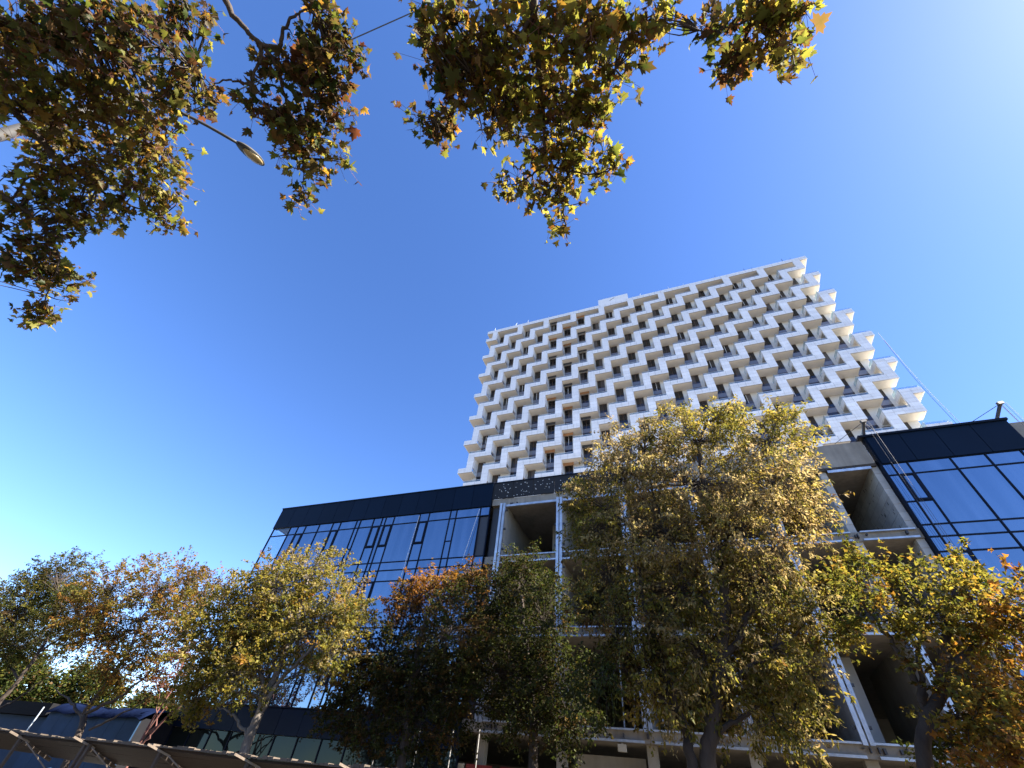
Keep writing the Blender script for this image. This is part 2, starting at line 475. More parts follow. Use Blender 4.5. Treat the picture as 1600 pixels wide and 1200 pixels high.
# continuous parapet band
balcony('parapet_band', XL, XR, ROOF - BH, ROOF, False, True, True)
for j in range(NB):
    z0 = bar_bottom(j); z1 = z0 + BH
    up_c = fin_centres(j % 2)                 # fins of the storey above this band rise from its right end
    dn_c = fin_centres((j + 1) % 2)           # fins of the storey below hang from its left end
    ztop = ROOF - BH if j == 0 else bar_bottom(j - 1)
    # bands
    for xc in up_c:
        x1 = xc + FW_ / 2
        lc = xc - P / 2
        if lc - FW_ / 2 <= XL + 0.2:
            balcony('balcony_band', XL, x1, z0, z1, False, left_corner=True)
        else:
            o = balcony('balcony_band', lc - FW_ / 2, x1, z0, z1, True)
            g0, g1 = lc - FW_ / 2 + 0.04, xc - FW_ / 2 - 0.02
            box('rail_glass', o, g0, g1, TY + 0.10, TY + 0.118, z1 + 0.03, z1 + 0.40, 'rail_glass')
            box('rail_cap', o, g0, g1, TY + 0.085, TY + 0.133, z1 + 0.403, z1 + 0.44, 'rail_metal')
            box('side_screen', o, g0 + 0.0, g0 + 0.018, TY + 0.14, YB - 0.05, z1 + 0.0, z1 + 0.72, 'screen_glass')
        if True:
            fin(xc, z1, ztop)
    # band that turns the right corner
    last_dn = dn_c[-1]
    if last_dn > up_c[-1]:
        o = balcony('balcony_band', last_dn - FW_ / 2, XR, z0, z1, True, right_corner=True)
        g0 = last_dn - FW_ / 2 + 0.04
        box('rail_glass', o, g0, XR - 0.08, TY + 0.10, TY + 0.118, z1 + 0.03, z1 + 0.40, 'rail_glass')
        box('rail_glass', o, XR - 0.1, XR - 0.082, TY + 0.13, TY + 14.8, z1 + 0.03, z1 + 0.40, 'rail_glass')
        box('side_screen', o, g0, g0 + 0.018, TY + 0.14, YB - 0.05, z1, z1 + 0.72, 'screen_glass')
    # glazing of the storey above this band
    for n, xc in enumerate(up_c):
        xa = xc + FW_ / 2 + 0.10
        zt = ztop - 0.04
        wide = 1.42
        odd = (j % 2 == 0 and n in (2, 3)) or (j % 2 == 1 and n in (2,))
        if xa + wide > XR - TD: continue
        if odd and j % 2 == 0 or (j % 2 == 1 and n == 2):
            w = MB(); w.box(xa - 0.08, xa + 1.75, YB - 0.9, YB - 0.84, zt - 0.55, zt + 0.0)
            q = w.build('raw_lintel', tower, 'raw_brown' if rnd.random() < 0.6 else 'dark_steel')
        f = MB()
        f.box(xa, xa + wide, YB - 0.045, YB + 0.012, zt - 2.15, zt)
        wo_ = f.build('window', tower, 'brown_frame')
        hw = wide / 2
        for s in (0, 1):
            box('pane', wo_, xa + 0.06 + s * hw, xa + hw - 0.045 + s * hw, YB - 0.060, YB - 0.048, zt - 2.08, zt - 0.16, 'window_glass')
        if rnd.random() < 0.16:
            box('centre_mullion', wo_, xa + hw - 0.03, xa + hw + 0.03, YB - 0.075, YB - 0.061, zt - 2.1, zt - 0.15, 'white_panel')
        zl = bar_bottom(j) - STEP + BH + 0.03
        box('spandrel', tower, xa + 0.02, xa + wide - 0.02, YB - 0.05, YB + 0.01, zt - 3.05, zt - 2.16, 'spandrel_glass')
        d = MB(); d.box(xa, xa + wide, YB - 0.045, YB + 0.012, zl - 0.2, zt - 3.07)
        do = d.build('window', tower, 'brown_frame')
        box('pane', do, xa + 0.06, xa + wide - 0.06, YB - 0.06, YB - 0.048, zl - 0.2, zt - 3.17, 'window_glass')
    # balcony doors behind the flange of each fin
    for xc in up_c:
        a = xc - FW_ / 2 - 0.25
        if a < XL + TD + 0.1: continue
        d = MB(); d.box(a, a + 1.0, YB - 0.04, YB + 0.01, z1 - 0.8, ztop - 0.3)
        do = d.build('balcony_door', tower, 'brown_frame')
        box('pane', do, a + 0.08, a + 0.92, YB - 0.055, YB - 0.043, z1 - 0.7, ztop - 0.4, 'window_glass')

# white cladding sheets: the 300 that show largest are single pieces, the rest one mesh
def shown(job):
    _, a, b, z0, z1 = job
    c = np.array([(a + b) / 2, TY, (z0 + z1) / 2])
    q = c - CAM; dep = q @ AX_F
    vis = c[2] > 41.5
    return (1e6 if vis else 0) + (b - a) * (z1 - z0) / dep ** 2 * 1e4
panel_jobs.sort(key=shown, reverse=True)
for o, a, b, z0, z1 in panel_jobs[:300]:
    box('cladding_panel', o, a, b, TY, TY + 0.029, z0, z1, 'white_panel')
rest = MB()
for o, a, b, z0, z1 in panel_jobs[300:]:
    rest.box(a, b, TY, TY + 0.029, z0, z1)
rest.build('cladding_panel', tower, 'white_panel', kind='stuff')

# plant room, parapet rods
ph = MB(); ph.box(-6.4, 0.6, TY + 1.0, TY + 7, ROOF - 0.3, 90.2)
pho = ph.build('plant_room', tower, 'white_panel')
bx_ = MB(); bx_.bar((-3.7, TY + 0.98, 88.9), (-2.5, TY + 0.98, 89.7), 0.07)
bx_.build('brace', pho, 'dark_steel')
for x in (-33.0, -27.6, -24.0, -18.5, 1.8, 3.0, 9.6, 12.5, 18.6, 19.2, 25.2, 25.9, 26.4, 32.6, 33.6):
    h = rnd.uniform(0.9, 1.7)
    m = MB(); m.bar((x, TY + 0.5, ROOF - 0.5), (x + rnd.uniform(-0.45, 0.5), TY + 0.5, ROOF + h), 0.07)
    m.build('roof_rod', tower, 'rail_metal' if x < 14 else 'dark_steel')

# ------------------------------------------------------------------ podium building
PY = 22.0
ZT = 16.9
XA, XB, XC, XD, XE = -28.9, -10.6, -2.2, 10.3, 16.1
podium = root('podium_building', (-6, PY + 6, 0), 'unfinished podium block with navy fascia, blue curtain glass and open concrete bays', 'building')
LEV = [4.20, 7.95, 11.70]                    # slab mid heights
DEEP = 17.0
# slabs
for z in LEV:
    m = MB(); m.box(XB + 0.02, 30, PY + 0.06, PY + DEEP, z - 0.24, z + 0.2); m.build('floor_slab', podium, 'concrete')
    m = MB(); m.box(XA + 0.25, XB + 0.02 - 0.003, PY + 0.35, PY + DEEP, z - 0.22, z + 0.18); m.build('floor_slab', podium, 'concrete')
m = MB(); m.box(XA + 0.2, 30, PY + 0.30, PY + DEEP + 22, 15.22, 15.60); m.build('roof_slab', podium, 'concrete')
m = MB(); m.box(XA + 2.6, 30, PY + DEEP - 0.3, PY + DEEP, 0, 15.2); m.build('back_wall', podium, 'concrete_wall')
# roof edge beam of the bare part
box('edge_beam', podium, XC + 0.004, XD - 0.1, PY + 0.02, PY + 0.28, 15.35, 16.72, 'concrete')
box('edge_beam', podium, XE + 0.05, 30, PY + 0.04, PY + 0.29, 15.0, 16.75, 'concrete')
box('edge_beam', podium, XB + 0.03, XC - 0.002, PY + 0.05, PY + 0.28, 15.23, 15.66, 'concrete')
box('lintel_strip', podium, XC + 0.01, XD - 0.12, PY + 0.0, PY + 0.27, 15.18, 15.33, 'plank_edge')
box('roof_wall', podium, 17.5, 30, PY + 2.0, PY + 2.3, 15.65, 17.6, 'concrete')
# partition walls, one for each bay line and storey
GRID = [-9.75, -6.05, -2.33, 1.38, 5.05, 7.85, 10.1, 13.8, 17.5, 21.2]
floors = [(0.0, LEV[0] - 0.24), (LEV[0] + 0.2, LEV[1] - 0.24), (LEV[1] + 0.2, LEV[2] - 0.24), (LEV[2] + 0.2, 15.22)]
for gi, gx in enumerate(GRID):
    for si, (a, b) in enumerate(floors):
        if si == 0:
            box('ground_column', podium, gx - 0.2, gx + 0.2, PY + 0.5, PY + 0.9, a, b, 'concrete_wall')
            continue
        blocky = gx in (10.1, 7.85, 5.05)
        t = 0.15
        if not blocky:
            box('partition_wall', podium, gx - t, gx + t, PY + 0.12, PY + 6.5, a + 0.002, b - 0.002, 'concrete_wall')
        else:
            o = box('partition_wall', podium, gx - t + 0.012, gx + t - 0.012, PY + 0.14, PY + 6.5, a + 0.002, b - 0.002, 'concrete_wall')
            rows = 8; hh = (b - a - 0.004) / rows
            if si == 1: continue
            for r in range(rows):
                y = PY + 0.13 - (0.3 if r % 2 else 0.0)
                while y < PY + 6.5:
                    ya, yb = max(y, PY + 0.12), min(y + 0.6, PY + 6.5)
                    if yb - ya > 0.1:
                        dx = rnd.uniform(-0.004, 0.004)
                        me_w = 2 * t
                        box('concrete_block', o, gx - t + dx, gx + t + dx, ya + 0.007, yb - 0.007, a + 0.002 + r * hh + 0.007, a + 0.002 + (r + 1) * hh - 0.007, 'block')
                    y += 0.6
th = MB()
for gx, zz in ((10.1, (12.2, 15.0)), (10.1, (8.4, 11.2)), (7.85, (12.2, 15.0))):
    for k in range(26):
        y = PY + 0.4 + rnd.random() * 5.2; z = rnd.uniform(*zz); h = rnd.uniform(0.06, 0.16)
        th.box(gx - 0.163, gx - 0.150, y, y + 0.03, z, z + h)
th.build('tie_slot', podium, 'dark_steel', kind='stuff')
# inner column seen in the first bay
box('inner_column', podium, -7.4, -6.95, PY + 3.2, PY + 3.65, LEV[2] + 0.201, 15.219, 'concrete_wall')
box('inner_column', podium, 6.0, 6.4, PY + 3.2, PY + 3.6, LEV[0] + 0.201, LEV[1] - 0.241, 'plaster')
box('inner_column', podium, -4.0, -3.6, PY + 4.2, PY + 4.6, LEV[1] + 0.201, LEV[2] - 0.241, 'concrete_wall')
# galvanised rails: uprights and slab-edge rails
for gx in GRID[:6]:
    top = 15.25 if gx not in (7.85,) else 7.6
    low = 4.3
    if gx == 5.05: top = 11.2
    for s in (-1, 1):
        r = MB(); r.box(gx + s * 0.105 - 0.075, gx + s * 0.105 + 0.075, PY - 0.13, PY - 0.03, low, top)
        ro = r.build('steel_upright', podium, 'galvanised')
        if s == 1:
            b = MB()
            z = low + 0.5
            while z < top:
                b.box(gx - 0.30, gx + 0.30, PY - 0.029, PY + 0.055, z - 0.05, z + 0.05); z += 1.25
            b.build('bracket', ro, 'dark_steel')
for z in LEV:
    for gi in range(6):
        a, b_ = GRID[gi], GRID[gi + 1]
        for dz, hh in ((0.165, 0.06), (-0.205, 0.08)):
            r = MB(); r.box(a + 0.19, b_ - 0.19 if gi < 5 else b_ - 0.0, PY - 0.06, PY + 0.05, z + dz - hh / 2, z + dz + hh / 2)
            r.build('edge_rail', podium, 'galvanised')
for gi in (0, 1, 2, 5):
    a, b_ = GRID[gi], GRID[gi + 1]
    box('edge_rail', podium, a + 0.19, b_ - 0.19, PY - 0.06, PY - 0.008 if gi == 5 else PY + 0.045, 15.02, 15.16, 'galvanised')
fx = MB()
for z in LEV + [15.2]:
    for k in range(34):
        x = rnd.uniform(-9.4, 10.0); w_ = rnd.uniform(0.03, 0.09); h_ = rnd.uniform(0.03, 0.08)
        fx.box(x, x + w_, PY - 0.09, PY + 0.058, z - 0.08 + rnd.uniform(-0.05, 0.1), z + h_)
fx.build('fixing_bracket', podium, 'dark_steel', kind='stuff')
# temporary struts at a bay
for (xa, za, xb, zb) in ((-2.9, 4.4, -2.55, 7.5), (-1.7, 4.4, -2.1, 7.6), (-3.3, 4.4, -3.3, 7.0)):
    m = MB(); m.bar((xa, PY + 0.3, za), (xb, PY + 0.3, zb), 0.05); m.build('strut', podium, 'galvanised')

# dark strip between the curtain wall and the first bay
box('dark_gap_strip', podium, XB + 0.05, -10.15, PY + 0.3, PY + 0.6, 4.4, 15.2, 'dark_steel')

# --- fascia panels
def fascia(x0, x1, n, y, mat, name, z0, z1):
    w = (x1 - x0) / n
    for i in range(n):
        box(name, podium, x0 + i * w + 0.012, x0 + (i + 1) * w - 0.012, y, y + 0.05, z0, z1, mat)
fascia(XA, XB, 13, PY - 0.10, 'navy_panel', 'fascia_panel', 15.18, 16.82)
fascia(10.38, XE, 4, PY - 0.16, 'navy_panel', 'fascia_panel', 15.18, 16.80)
box('fascia_frame', podium, XA + 0.01, XB - 0.01, PY - 0.045, PY + 0.25, 15.19, 16.80, 'navy_trim')
box('fascia_frame', podium, 10.32, XE + 0.03, PY - 0.105, PY + 0.25, 15.14, 16.80, 'navy_trim')
box('coping', podium, XA - 0.04, XB + 0.02, PY - 0.14, PY + 0.5, 16.823, 16.90, 'navy_trim')
box('coping', podium, XB + 0.025, XC, PY - 0.06, PY + 0.5, 16.823, 16.90, 'navy_trim')
box('coping', podium, 10.08, XE + 0.05, PY - 0.24, PY + 0.5, 16.803, 16.92, 'navy_trim')
# black membrane panels with anchor discs
n = 6; w = (XC - XB) / n
dd = MB()
for i in range(n):
    a = XB + i * w
    box('membrane_panel', podium, a + 0.014, a + w - 0.014, PY - 0.03, PY + 0.045, 15.67, 16.82, 'membrane')
    for k in range(17):
        x = a + 0.1 + rnd.random() * (w - 0.2); z = 15.75 + rnd.random() * 0.98
        ang = np.linspace(0, 2 * math.pi, 6, endpoint=False)
        rr_ = rnd.uniform(0.016, 0.036)
        F_ = np.stack([x + rr_ * np.cos(ang), np.full(6, PY - 0.042), z + rr_ * np.sin(ang)], 1)
        B_ = F_ + np.array([0, 0.014, 0])
        dd.add(np.vstack([F_, B_]), [tuple(range(6))] + [(q, q + 6, (q + 1) % 6 + 6, (q + 1) % 6) for q in range(6)])
dd.build('anchor_disc', podium, 'disc', kind='stuff')

# --- curtain walls
def curtain(xs, zs, y, sash_cols, sash_z, skip=(), clear=(), glass='curtain_glass'):
    for i in range(len(xs) - 1):
        a, b = xs[i], xs[i + 1]
        for k in range(len(zs) - 1):
            z1, z0 = zs[k], zs[k + 1]
            if (i, k) in skip: continue
            tall = z1 - z0 > 2.0
            segs = [(z0, z1)]
            if tall and i in sash_cols:
                zm = z1 - sash_z
                segs = [(z0, zm - 0.03), (zm + 0.03, z1)]
            for si, (q0, q1) in enumerate(segs):
                g = 'clear_pane' if i in clear else glass
                is_sash = len(segs) == 2 and si == 1 and (b - a) > 0.5
                if is_sash:
                    f = MB()
                    t = 0.085
                    f.box(a + 0.03, a + 0.03 + t, y - 0.07, y + 0.02, q0, q1)
                    f.box(b - 0.03 - t, b - 0.03, y - 0.07, y + 0.02, q0, q1)
                    f.box(a + 0.03 + t + 0.001, b - 0.03 - t - 0.001, y - 0.069, y + 0.02, q0 + 0.001, q0 + t)
                    f.box(a + 0.03 + t + 0.001, b - 0.03 - t - 0.001, y - 0.069, y + 0.02, q1 - t, q1 - 0.001)
                    s = f.build('sash_window', podium, 'mullion')
                    box('pane', s, a + 0.03 + t, b - 0.03 - t, y - 0.02, y - 0.008, q0 + t, q1 - t, g)
                else:
                    # each sheet sits a hair out of true, as glazing does
                    me = poly_mesh('glass_pane', BOXV * np.array([b - a - 0.03, 0.012, q1 - q0 - 0.02]), BOXF, g)
                    o = link_mesh('glass_pane', me, ((a + b) / 2, y, (q0 + q1) / 2), podium)
                    o.rotation_euler = (rnd.gauss(0, 0.0016), 0, rnd.gauss(0, 0.0016))
                if len(segs) == 2 and si == 0:
                    box('transom', podium, a + 0.028, b - 0.028, y - 0.035, y + 0.03, q1 + 0.0, q1 + 0.06, 'mullion')
    for x in xs:
        box('mullion', podium, x - 0.03, x + 0.03, y - 0.05, y + 0.05, zs[-1], zs[0], 'mullion')
    for z in zs[1:]:
        box('transom', podium, xs[0] + 0.032, xs[-1] - 0.032, y - 0.038, y + 0.045, z - 0.03, z + 0.03, 'mullion')

zsL = [15.18, 14.56, 11.95, 11.43, 10.77, 8.20, 7.66, 6.98, 4.42]
xsL = [-28.83, -27.14, -26.40, -25.66, -24.38, -23.13, -22.44, -21.02, -20.69, -19.56, -18.85, -18.55, -17.86, -15.82, -15.09, -13.48, -13.03, -11.31, -10.66]
curtain(xsL, zsL, PY, {2, 5, 7, 9, 11, 13, 15}, 1.52, skip={(17, 1)}, clear={0})
sk = MB(); sk.box(-11.28, -10.69, PY + 0.04, PY + 0.06, 11.98, 14.5); sk.build('dark_pane_sheet', podium, 'dark_steel')  # dark sheet fills the open pane, standing in for the shade inside
# left corner return, glazed, with its side wall further back
box('side_glass', podium, XA + 0.02, XA + 0.035, PY + 0.06, PY + 2.6, 4.42, 15.15, 'clear_pane')
box('corner_wall', podium, XA + 2.4, XA + 2.6, PY + 0.4, PY + DEEP - 0.31, 0, 15.2, 'plaster')
box('corner_mullion', podium, XA - 0.02, XA + 0.06, PY + 2.61, PY + 2.7, 4.42, 15.15, 'mullion')
# ground-floor band and shop glazing of the glass wing
fascia(XA + 0.2, XB, 12, PY - 0.02, 'navy_panel', 'lower_fascia_panel', 3.30, 4.36)
box('fascia_soffit', podium, XA + 0.21, XB - 0.01, PY + 0.035, PY + 0.34, 3.315, 3.96, 'navy_trim')
box('end_wall', podium, XA + 0.26, XA + 0.40, PY + 0.17, PY + 9, 0.0, 3.96, 'concrete_wall')
xsG = [XA + 0.3 + i * (XB - XA - 0.3) / 12 for i in range(13)]
curtain(xsG, [3.28, 0.9, 0.1], PY + 0.1, (), 1, glass='shop_glass')
zsR = [15.14, 14.52, 11.97, 11.42, 10.77, 8.20, 7.66, 6.98, 4.42]
xsR = [10.34, 10.76, 11.38, 13.05, 14.36, 15.64, 16.9, 18.2, 19.5]
curtain(xsR, zsR, PY - 0.06, {0, 1}, 1.42)
box('jamb', podium, 10.265, 10.305, PY - 0.10, PY + 0.25, 4.4, 15.12, 'navy_trim')
# dark sheet added behind the glass, standing in for the unlit rooms
box('dark_backing', podium, XA + 2.62, XB - 0.3, PY + 1.6, PY + 1.7, 4.45, 15.2, 'dark_steel')
# ground floor shutters behind the trees
for (xa, xb, mt, lab) in ((-12.6, -11.6, 'teal', 'teal boarded door'), (-11.3, -10.3, 'cream', 'cream boarded door'), (-10.2, -9.0, 'red', 'dark red boarded door'), (-8.6, -7.2, 'red', None), (-3.0, -2.4, 'cream', None), (2.0, 3.4, 'concrete_wall', None)):
    o = box('board_door', podium, xa, xb, PY + 0.2, PY + 0.26, 0.05, 2.9, mt)
    if lab: o['label'] = lab
box('shutter', podium, -5.6, -2.7, PY + 1.2, PY + 1.3, 0.05, 3.6, 'concrete_wall')

# roof-edge davits on the right wing
def davit(x, label, lean):
    r = root('roof_davit', (x, PY + 0.2, 16.92), label, 'davit', 'small hoist posts on the roof edge')
    m = MB(); m.bar((x, PY + 0.2, 16.92), (x + lean, PY - 0.5, 17.55), 0.10); m.build('post', r, 'dark_steel')
    m = MB(); m.bar((x + lean - 0.13, PY - 0.55, 17.53), (x + lean + 0.13, PY - 0.5, 17.60), 0.13); m.build('head', r, 'dark_steel')
    m = MB()
    m.tube([(x + lean, PY - 0.5, 17.55), (x - 1.3, PY + 0.3, 16.95)], 0.014, 4)
    m.tube([(x + lean, PY - 0.5, 17.55), (x + 0.9, PY + 0.3, 16.95)], 0.014, 4)
    m.build('stay', r, 'rope')
    m = MB()
    for o in (0, 0.12, 0.2):
        m.tube([(x + lean + o, PY - 0.55, 17.53), (x + lean + o + 0.1, PY - 0.3, 4.6)], 0.007, 4)
    m.build('hoist_line', r, 'rope')
davit(10.45, 'small steel hoist post on the roof edge above the concrete bay', 0.12)
davit(15.9, 'small steel hoist post at the outer end of the navy fascia', 0.3)
# cables that hang past the tower's side, and loose lines on the glass
for (a, b, lab) in (((1372, 520), (1500, 668), 'thin cable hanging in the sky beside the white tower'), ((1382, 532), (1530, 690), 'slack thin cable farther from the white tower, ending behind the navy fascia')):
    a, b = at_depth(*a, TY - 2), at_depth(*b, TY - 2)
    m = MB(); m.tube(smooth_path([a, (a + b) / 2 + np.array([-0.3, 0, -0.5]), b], 8), 0.022, 5)
    finish(m.build('hoist_cable', None, 'rope'), lab, 'cable')
for (x0, z0, x1, z1, lab) in ((-15.8, 15.0, -16.0, 7.2, 'pale rope hanging down the blue curtain glass'), (-11.35, 15.0, -11.9, 11.7, 'short pale rope hanging beside the open window of the glass wing')):
    m = MB()
    m.tube([(x0, PY - 0.12, z0), (x1, PY - 0.2, z1)], 0.014, 5)
    finish(m.build('hanging_rope', None, 'white_rope'), lab, 'rope')

# ------------------------------------------------------------------ foliage
def maple_outline():
    h = [(0.0, 0.0), (0.13, 0.03), (0.44, -0.04), (0.35, 0.13), (0.63, 0.32), (0.43, 0.37), (0.40, 0.50), (0.21, 0.45), (0.25, 0.72), (0.13, 0.69), (0.0, 1.0)]
    pts = h + [(-x, y) for x, y in h[-2:0:-1]]
    return np.array(pts)
def leaf_template(kind):
    """vertices (x across, y along, z) , triangles, rim weight"""
    if kind == 'maple':
        o = maple_outline(); n = len(o)
        V = np.zeros((n + 1, 3)); V[0] = (0, 0.34, 0); V[1:, :2] = o
        T = [(0, 1 + i, 1 + (i + 1) % n) for i in range(n)]
        rim = np.ones(n + 1); rim[0] = 0; rim[1] = 0.2
    elif kind == 'lobed':
        o = np.array([(0, 0), (0.50, 0.24), (0.22, 0.44), (0, 1.0), (-0.22, 0.44), (-0.50, 0.24)])
        n = len(o)
        V = np.zeros((n + 1, 3)); V[0] = (0, 0.34, 0); V[1:, :2] = o
        T = [(0, 1 + i, 1 + (i + 1) % n) for i in range(n)]
        rim = np.ones(n + 1); rim[0] = 0; rim[1] = 0.2
    elif kind == 'narrow':
        V = np.array([(0, 0, 0), (0.24, 0.38, 0), (0, 1, 0), (-0.24, 0.38, 0), (0, 0.4, 0.0)], float)
        T = [(4, 0, 1), (4, 1, 2), (4, 2, 3), (4, 3, 0)]
        rim = np.array([0.3, 1, 1, 1, 0.0])
    else:
        V = np.array([(0, 0, 0), (0.36, 0.42, 0), (0, 1, 0), (-0.36, 0.42, 0), (0, 0.4, 0.0)], float)
        T = [(4, 0, 1), (4, 1, 2), (4, 2, 3), (4, 3, 0)]
        rim = np.array([0.3, 1, 1, 1, 0.0])
    V[:, 2] = -np.abs(V[:, 0]) * 0.35 - (V[:, 1] ** 2) * 0.16
    return V, np.array(T), rim

def leaf_frames(n, droop, out=None):
    """random blade axes: tip direction hangs by `droop`, faces tend upward"""
    tip = rng.normal(size=(n, 3)); tip[:, 2] = tip[:, 2] * 0.6 - droop
    if out is not None: tip += out * 0.6
    tip /= np.linalg.norm(tip, axis=1)[:, None]
    nor = rng.normal(size=(n, 3)) * 0.75 + np.array([0, 0, 0.75])
    nor -= (nor * tip).sum(1)[:, None] * tip
    nor /= np.linalg.norm(nor, axis=1)[:, None]
    side = np.cross(tip, nor)
    return side, tip, nor

def leaves_mesh(name, pos, size, cols, rimcols, kind, frames, mat):
    V0, T0, rim = leaf_template(kind)
    n, k = len(pos), len(V0)
    side, tip, nor = frames
    wd = rng.uniform(0.68, 1.08, n)[:, None, None]; cu = rng.uniform(0.2, 2.6, n)[:, None, None]; tw = rng.normal(size=n)[:, None, None] * 0.45
    zz = V0[None, :, 2, None] * cu + V0[None, :, 0, None] * V0[None, :, 1, None] * tw
    V = pos[:, None, :] + size[:, None, None] * (V0[None, :, 0, None] * wd * side[:, None, :] + V0[None, :, 1, None] * tip[:, None, :] + zz * nor[:, None, :])
    V = V.reshape(-1, 3)
    c = V.mean(0)
    F = (T0[None] + (np.arange(n) * k)[:, None, None]).reshape(-1, 3)
    me = bpy.data.meshes.new(name)
    me.vertices.add(len(V)); me.vertices.foreach_set('co', (V - c).astype(np.float32).ravel())
    me.loops.add(F.size); me.loops.foreach_set('vertex_index', F.astype(np.int32).ravel())
    me.polygons.add(len(F)); me.polygons.foreach_set('loop_start', np.arange(0, F.size, 3, dtype=np.int32))
    me.update(calc_edges=True)
    C = cols[:, None, :] * (1 - rim[None, :, None]) + rimcols[:, None, :] * rim[None, :, None]
    C = np.concatenate([C, np.ones((n, k, 1))], 2).reshape(-1, 4)
    at = me.color_attributes.new('leaf_colour', 'FLOAT_COLOR', 'POINT')
    at.data.foreach_set('color', C.astype(np.float32).ravel())
    me.materials.append(MAT[mat])
    return me, c

PAL = {
 'green':  [(0.0285, 0.0422, 0.0066), (0.0403, 0.0521, 0.0088), (0.0229, 0.0329, 0.0060)],
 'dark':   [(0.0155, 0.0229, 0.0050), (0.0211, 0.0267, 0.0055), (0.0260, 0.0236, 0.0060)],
 'yellow': [(0.1763, 0.1512, 0.0224), (0.1436, 0.1327, 0.0205), (0.2030, 0.1613, 0.0284)],
 'pale':   [(0.2565, 0.2182, 0.1037), (0.2124, 0.1804, 0.0796), (0.2403, 0.1910, 0.0920)],
 'olive':  [(0.1015, 0.1042, 0.0165), (0.0800, 0.0882, 0.0139), (0.1170, 0.1092, 0.0185)],
 'orange': [(0.1918, 0.0907, 0.0145), (0.1600, 0.0706, 0.0125), (0.2133, 0.1117, 0.0185)],
 'brown':  [(0.0732, 0.0403, 0.0138), (0.0577, 0.0310, 0.0110), (0.0843, 0.0477, 0.0154)],
 'red':    [(0.0769, 0.0229, 0.0088), (0.0577, 0.0192, 0.0083)],
}
def pick(mix, n):
    names = list(mix); wts = np.array([mix[k] for k in names], float); wts /= wts.sum()
    idx = rng.choice(len(names), n, p=wts)
    out = np.zeros((n, 3))
    for i, k in enumerate(names):
        s = idx == i; arr = np.array(PAL[k]); out[s] = arr[rng.integers(0, len(arr), s.sum())]
    return out * rng.uniform(0.85, 1.4, (n, 1))

def px_scale(p):
    """metres per photo pixel across the line of sight at point p"""
    return ((p - CAM) @ AX_F) / FPX

